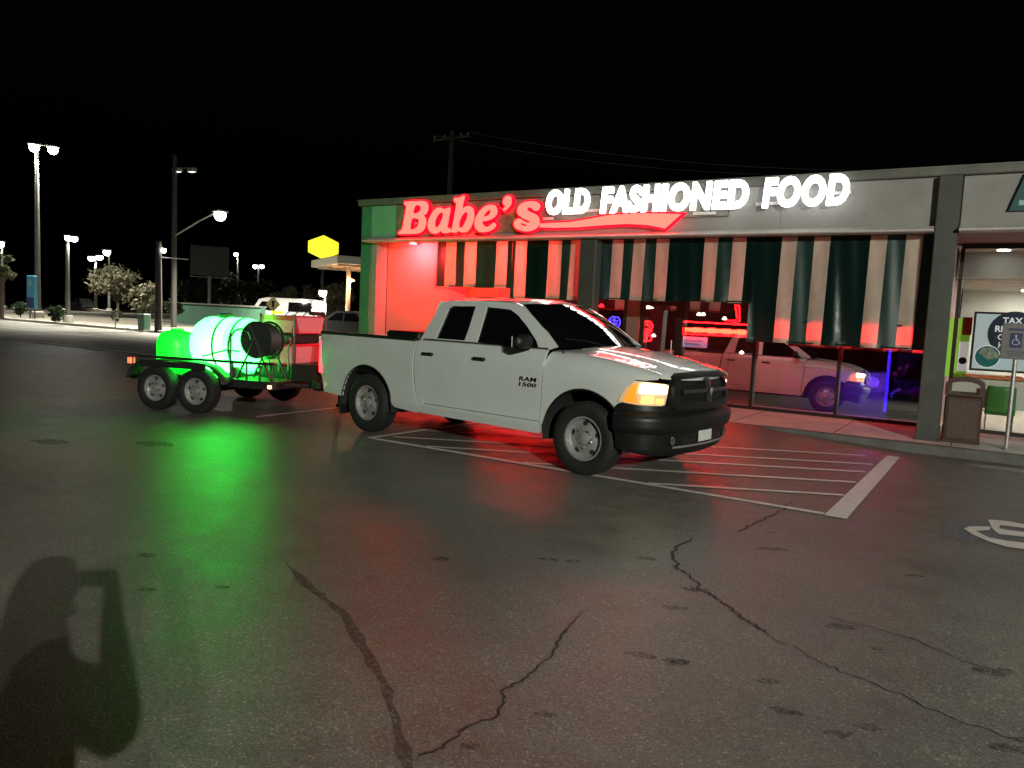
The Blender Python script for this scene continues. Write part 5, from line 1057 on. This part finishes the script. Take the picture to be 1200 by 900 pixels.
tree_px((228, 343), 95, 60, 44, 2, 'dark tree in the belt behind the billboard', 6, 1800, leaf=.28); tree_px((268, 345), 100, 64, 46, 2, 'dark tree in the belt below the distant lamp', 7, 1800, leaf=.28); tree_px((312, 346), 96, 60, 46, 2, 'dark tree in the belt below the distant twin lamp', 8, 1800, leaf=.28); tree_px((352, 350), 78, 54, 48, 1, 'pale tree behind the white van', 9, 1800, leaf=.22); tree_px((396, 350), 70, 46, 54, 1, 'pale tree beside the fuel station canopy', 10, 1800, leaf=.2)
tree_px((205, 362), 58, 20, 24, 0, 'small bush at the foot of the tall wooden pole', 11, 900, trunk=.3, leaf=.14)
for k, (p, w) in enumerate((((24, 364.5), 17), ((65, 371.5), 18))):
    g = gnd((p[0], p[1] + w * .55)); D = sqrt(g.x ** 2 + g.y ** 2); s = D / CAM_F * w * .5
    tree((g.x, g.y, .11), s * 2.1, s, s, .12, 2, ('round dark shrub left of the blue pylon sign', 'round dark shrub between the twin lamp and the short lamp')[k], 1300, .1, 20 + k, 'shrub', 'shrub', 'round shrubs on the verge', 18)
g = gnd((135, 386)); tree((g.x, g.y, .11), 1.05, .24, .42, .35, 2, 'small sapling standing alone near the kerb', 260, .07, 31, 'sapling', 'plant', None, 6)

# ------------------------------------------------------------------ verge furniture and things across the road
M_GREY = mat('grey paint', (.2, .22, .2), .5)
g = gnd((169, 389)); th = wthing('utility_box', g, 'green utility cabinet on the verge left of the short wooden pole', 'cabinet'); mb = MB(); mb.bevbox(g.x - .28, g.x + .28, g.y - .2, g.y + .2, .1, .95, .03); cb = mb.build('cabinet', mat('utility green', (.06, .14, .09), .5), th); mb = MB(); mb.bevbox(g.x - .24, g.x + .24, g.y - .215, g.y - .201, .2, .85, .004); mb.build('door', mat('utility green', (.06, .14, .09), .5), cb); box('plinth', M_CONC, g.x - .33, g.x + .33, g.y - .25, g.y + .25, .05, .099, th)
g = gnd((38, 375)); D = sqrt(g.x ** 2 + g.y ** 2); zt = at_depth((38, 323), D).z; zb = at_depth((38, 362), D).z; th = wthing('pylon_sign', g, 'tall narrow blue pylon sign beside the twin headed lamp', 'sign'); mb = MB(); mb.bevbox(g.x - .5, g.x + .5, g.y - .12, g.y + .12, zb, zt, .04); pn = mb.build('panel', emit('blue pylon panel', (.08, .3, .42), .16, (.05, .2, .3)), th)
mb = MB(); mb.bevbox(g.x - .48, g.x + .48, g.y - .135, g.y - .121, zb + .05, zb + .75, .004); mb.build('lower_panel', mat('deep blue', (.02, .05, .16), .5), pn); disc('logo', mat('pale print', (.3, .5, .5), .5), g.x, zt - .45, .25, g.y - .124, pn)
for s in (-1, 1): mb = MB(); mb.tube([(g.x + s * .3, g.y, .05), (g.x + s * .3, g.y, zb + .02)], .06, 8); mb.build('leg', M_POLE, th)
# pale lot edge far left
a, b = gnd((-40, 346.8)), gnd((137, 370)); d = (b - a).normalized(); n_ = Vector((-d.y, d.x, 0)) * .5
mb = MB(); mb.prism([(a.x, a.y), (b.x, b.y), (b.x + n_.x, b.y + n_.y), (a.x + n_.x, a.y + n_.y)], .1, .42, lambda p, q, z: (p, q, z)); tag(mb.build('lot_kerb', M_CONC), 'low pale kerb of the far lot running behind the shrubs', 'kerb')
# long low wall, green lens flare put into its colour
a, b = at_depth((206, 357), 62), at_depth((306, 362), 50); d = (b - a); n_ = Vector((-d.y, d.x, 0)).normalized() * .3
lw_ = wthing('boundary_wall', (a.x, a.y, 0), 'long low wall tinted with green flare behind the glowing tanks', 'wall'); mb = MB(); mb.prism([(a.x, a.y), (b.x, b.y), (b.x + n_.x, b.y + n_.y), (a.x + n_.x, a.y + n_.y)], .05, 1.55, lambda p, q, z: (p, q, z)); mb.build('wall', mat('flare tinted wall', (.03, .1, .06), .8, var=.2, vscale=1), lw_)
mb = MB(); n2 = n_ * .3; mb.prism([(a.x - n2.x, a.y - n2.y), (b.x - n2.x, b.y - n2.y), (b.x + n_.x + n2.x, b.y + n_.y + n2.y), (a.x + n_.x + n2.x, a.y + n_.y + n2.y)], 1.552, 1.64, lambda p, q, z: (p, q, z)); mb.build('coping', M_KERB, lw_)
# billboard
c0 = at_depth((246, 306), 75); th = wthing('billboard', (c0.x, c0.y, 0), 'unlit billboard on a post above the dark trees', 'billboard'); dd = Vector((-c0.y, c0.x, 0)).normalized(); R_ = Matrix.Translation(c0) @ Matrix.Rotation(atan2(dd.y, dd.x), 4, 'Z')
mb = MB(); mb.bevbox(-1.65, 1.65, -.12, .12, -1.35, 1.35, .04, R_); p_ = mb.build('panel', mat('dull billboard', (.03, .03, .03), .7), th); mb = MB(); mb.tube([(c0.x, c0.y, 0), (c0.x, c0.y, c0.z - 1.36)], .16, 10); mb.build('post', M_POLE, th); mb = MB(); mb.bevbox(-1.7, 1.7, -.5, -.13, -1.5, -1.42, .01, R_); mb.build('catwalk', M_POLE, p_)
# yellow hexagon sign
def face_cam(c): dd = Vector((-c.y, c.x, 0)).normalized(); return Matrix.Translation(c) @ Matrix.Rotation(atan2(dd.y, dd.x) + pi, 4, 'Z')
c0 = at_depth((379, 290), 66); th = wthing('hexagon_sign', (c0.x, c0.y, 0), 'glowing yellow hexagonal sign high above the fuel station', 'sign'); R_ = face_cam(c0); k = 66 / CAM_F * 1.03
hexp = [(-16 * k, 6 * k), (0, 13 * k), (16 * k, 6 * k), (16 * k, -6 * k), (0, -13 * k), (-16 * k, -6 * k)]
mb = MB(); mb.prism(hexp, -.15, .15, lambda a, b, d: R_ @ Vector((a, d, b))); pn = mb.build('face', emit('lit yellow plastic', (.95, .82, .02), 1.25), th); mb = MB(); mb.prism([(a * 1.05, b * 1.05) for a, b in hexp], -.1, .1, lambda a, b, d: R_ @ Vector((a, d, b))); mb.build('rim', M_FRAME, pn); mb = MB(); mb.tube([(c0.x, c0.y, 0), (c0.x, c0.y, c0.z - 13 * k)], .14, 10); mb.build('post', M_FRAME, th)
# white square sign
c0 = at_depth((374, 361), 46); th = wthing('square_sign', (c0.x, c0.y, 0), 'glowing white rounded square sign on a post behind the trailer', 'sign'); R_ = face_cam(c0); k = 46 / CAM_F * 1.03 * 8
rs = [(k * .94 * (abs(cos(t)) ** .35) * (1 if cos(t) > 0 else -1), k * .98 * (abs(sin(t)) ** .35) * (1 if sin(t) > 0 else -1)) for t in [2 * pi * i / 32 + .02 for i in range(32)]]
mb = MB(); mb.prism(rs, -.12, .12, lambda a, b, d: R_ @ Vector((a, d, b))); mb.build('face', emit('lit white plastic', (1, 1, 1), 2.2), th); mb = MB(); mb.tube([(c0.x, c0.y, 0), (c0.x, c0.y, c0.z - k)], .07, 8); mb.build('post', M_POLE, th)
# warning diamond
c0 = at_depth((320, 356.5), 36); th = wthing('warning_sign', (c0.x, c0.y, 0), 'yellow diamond warning sign with a black mark, across the road', 'sign'); R_ = face_cam(c0); k = 36 / CAM_F * 1.03 * 7.4
mb = MB(); mb.prism([(-k, 0), (0, k * 1.15), (k, 0), (0, -k * 1.15)], -.01, .01, lambda a, b, d: R_ @ Vector((a, d, b))); pn = mb.build('plate', mat('warning yellow', (.75, .5, .03), .4), th); mb = MB(); mb.prism([(-k * .14, -k * .45), (k * .14, -k * .45), (k * .2, k * .5), (-k * .2, k * .5)], .011, .014, lambda a, b, d: R_ @ Vector((a, d, b))); mb.prism([(-k * .14, -k * .45), (k * .14, -k * .45), (k * .2, k * .5), (-k * .2, k * .5)], -.014, -.011, lambda a, b, d: R_ @ Vector((a, d, b))); mb.build('mark', M_UNDER, pn); mb = MB(); mb.tube([(c0.x, c0.y + .03, 0), (c0.x, c0.y + .03, c0.z)], .035, 8); mb.build('post', M_POLE, th)
# fuel station canopy
c0 = at_depth((447, 316), 48); th = wthing('fuel_canopy', (c0.x, c0.y, 0), 'flat fuel station canopy on a lit post left of the shop corner', 'canopy'); R_ = Matrix.Translation(c0) @ Matrix.Rotation(radians(60), 4, 'Z')
mb = MB(); mb.bevbox(-3.6, 3.6, -3.2, 3.2, 0, .45, .03, R_); cp = mb.build('slab', mat('canopy sheet', (.55, .52, .45), .6), th)
for k in range(4): mb = MB(); mb.bevbox(-3.4, 3.4, -2.8 + k * 1.6, -2.5 + k * 1.6, -.12, -.002, .01, R_); mb.build('beam', mat('canopy beam', (.5, .35, .25), .6), cp)
pc = at_depth((408, 340), 46); mb = MB(); mb.tube([(pc.x, pc.y, 0), (pc.x, pc.y, c0.z + .01)], .13, 8); mb.build('post', mat('canopy post', (.6, .5, .38), .6), th)
lc = at_depth((412, 329), 45.6); mb = MB(); mb.lathe([(.02, .1), (.16, .05), (.18, 0), (.05, -.04)], 14, Matrix.Translation(lc)); mb.build('lamp_glass', emit('orange lamp', (1, .5, .2), 14), th); lamp('bulb', th, lc - Vector((0, 0, .2)), 260, (1, .55, .25), .1)
# vehicles across the road
def car(c, ang, L_, H_, W_, prof, wins, paint, label, cat, lit=False):
    th = empty('parked_' + cat.replace(' ', '_'), (c.x, c.y, .1), ang, label, cat); w = W_ / 2
    def sh(a, b, d): z = b * H_; k = 1 if z < H_ * .55 else 1 - .22 * (z / H_ - .55) / .45; return (a * L_, d * w * k, z)
    mb = MB(); n = len(prof); mb.prism(prof, -1, 1, sh); mb.build('body', paint, th)
    for wv in wins:
        for s in (-1, 1):
            mb = MB(); mb.prism(wv, s * 1.002, s * 1.012, sh); mb.build('side_window', M_TINT, th)
    for x in (-.3, .3):
        for s in (-1, 1): wheel(th, x * L_, s * (w - .11), .31, .19, .2, s)
    for s in (-1, 1):
        mb = MB(); mb.bevbox(L_ * .485, L_ * .505, s * w * .7 - .12, s * w * .7 + .12, H_ * .36, H_ * .45, .005); mb.build('headlight', M_LAMPF if lit else M_CHRM, th); mb = MB(); mb.bevbox(-L_ * .505, -L_ * .485, s * w * .7 - .1, s * w * .7 + .1, H_ * .38, H_ * .5, .005); mb.build('tail_lamp', mat('unlit red lens', (.3, .01, .01), .3), th)
    return th
sedan = [(-.5, .18), (-.5, .45), (-.47, .58), (-.33, .62), (-.2, .95), (-.12, 1), (.08, .99), (.24, .64), (.42, .57), (.49, .45), (.5, .18)]; sw_ = [[(-.28, .63), (-.18, .91), (-.04, .92), (-.04, .63)], [(-.02, .63), (-.02, .92), (.07, .91), (.18, .64)]]
van = [(-.5, .15), (-.5, .93), (-.47, 1), (.2, 1), (.3, .94), (.38, .6), (.48, .52), (.5, .4), (.5, .15)]; vw = [[(-.4, .6), (-.4, .88), (-.1, .88), (-.1, .6)], [(.08, .6), (.08, .88), (.26, .87), (.33, .62)]]
M_CARW = mat('pale car paint', (.6, .65, .62), .35, coat=.5); M_CARD = mat('dark car paint', (.03, .03, .035), .3, coat=.5); M_VAN = mat('white van paint', (.75, .75, .75), .35, coat=.4)
c0 = gnd((97, 361.5), .1); car(c0, radians(170), 4.6, 1.45, 1.8, sedan, sw_, M_CARW, 'pale saloon car standing in the far lot under the lamps', 'car')
c0 = at_depth((334, 362), 54); car(c0, radians(212), 5.0, 2.15, 2.0, van, vw, M_VAN, 'white van behind the trailer, across the road', 'van')
c0 = at_depth((407, 379), 44); car(c0, radians(200), 4.5, 1.5, 1.85, sedan, sw_, M_CARD, 'dark parked car beneath the fuel station canopy', 'car', True)
lamp('bulb', None, (0, 0, -5), 0, (1, 1, 1)) if False else None

# ------------------------------------------------------------------ photographer (outside the picture; the shadow on the asphalt is theirs)
M_CLOTH = mat('dark jacket cloth', (.03, .03, .035), .9, var=.2, vscale=20)
def person():
    base = Vector((.05, -.52, 0)); fwd = Vector((-sin(CAM_YAW), cos(CAM_YAW), 0)); rt = Vector((cos(CAM_YAW), sin(CAM_YAW), 0)); up = Vector((0, 0, 1))
    th = empty('person', base, 0, 'person in dark jacket holding up a phone, casting a shadow on the asphalt', 'person')
    def W(a, b, c): return rt * a + fwd * b + up * c
    J = {'pel': (W(0, 0, .98), (.20, .15)), 'sp': (W(0, 0, 1.16), (.22, .16)), 'ch': (W(0, 0, 1.34), (.25, .16)), 'nk': (W(0, .02, 1.50), (.075, .075)), 'h0': (W(0, .04, 1.58), (.09, .10)), 'h1': (W(0, .04, 1.68), (.10, .115)), 'h2': (W(0, .03, 1.77), (.07, .08))}
    E_ = [('pel', 'sp'), ('sp', 'ch'), ('ch', 'nk'), ('nk', 'h0'), ('h0', 'h1'), ('h1', 'h2')]
    for s, n in ((-1, 'l'), (1, 'r')):
        J.update({n + 'hp': (W(s * .10, 0, .92), (.11, .12)), n + 'kn': (W(s * .12, .03, .50), (.075, .08)), n + 'an': (W(s * .13, -.02, .09), (.05, .06)), n + 'to': (W(s * .15, .16, .045), (.045, .04)),
                  n + 'sh': (W(s * .20, 0, 1.40), (.095, .095)), n + 'el': (W(s * .27, .17, 1.22), (.078, .078)), n + 'wr': (W(s * .11, .35, 1.50), (.042, .042)), n + 'hd': (W(s * .07, .40, 1.58), (.036, .03))})
        E_ += [('pel', n + 'hp'), (n + 'hp', n + 'kn'), (n + 'kn', n + 'an'), (n + 'an', n + 'to'), ('ch', n + 'sh'), (n + 'sh', n + 'el'), (n + 'el', n + 'wr'), (n + 'wr', n + 'hd')]
        for f in range(4):
            a, b = n + 'f%d' % f, n + 'g%d' % f
            J[a] = (W(s * (.075 - .0), .425 + .0 * f, 1.595 + .02 * f - .03), (.0095, .0095)); J[b] = (W(s * .055, .455, 1.60 + .02 * f - .03), (.0085, .0085)); E_ += [(n + 'hd', a), (a, b)]
        J[n + 't'] = (W(s * .055, .395, 1.625), (.011, .011)); J[n + 'u'] = (W(s * .03, .40, 1.635), (.009, .009)); E_ += [(n + 'hd', n + 't'), (n + 't', n + 'u')]
    keys = list(J); me = bpy.data.meshes.new('body'); me.from_pydata([J[k][0] for k in keys], [(keys.index(a), keys.index(b)) for a, b in E_], [])
    o = bpy.data.objects.new('body', me); COL.objects.link(o); o.parent = th; me.materials.append(M_CLOTH)
    sk_ = o.modifiers.new('skin', 'SKIN'); sv = me.skin_vertices[0].data
    for i, k in enumerate(keys): sv[i].radius = J[k][1]; sv[i].use_root = (k == 'pel')
    sk_.use_smooth_shade = True; o.modifiers.new('sub', 'SUBSURF').levels = 1; o.modifiers['sub'].render_levels = 1
    # hood and hair bulk
    mb = MB(); mb.lathe([(.02, .14), (.08, .12), (.115, .05), (.12, -.03), (.11, -.12), (.13, -.2), (.16, -.26)], 20, Matrix.Translation(W(0, -.0, 1.70))); mb.build('hood', M_CLOTH, th, 60)
    ph = empty('phone', base + W(0, .43, 1.60), CAM_YAW, 'phone held sideways in both hands of the person', 'phone'); mb = MB(); mb.bevbox(-.08, .08, -.0045, .0045, -.038, .038, .004); mb.build('case', M_BLKG, ph); mb = MB(); mb.bevbox(-.075, .075, -.0065, -.0046, -.034, .034, .0008); mb.build('screen', M_TINT, ph)
person()
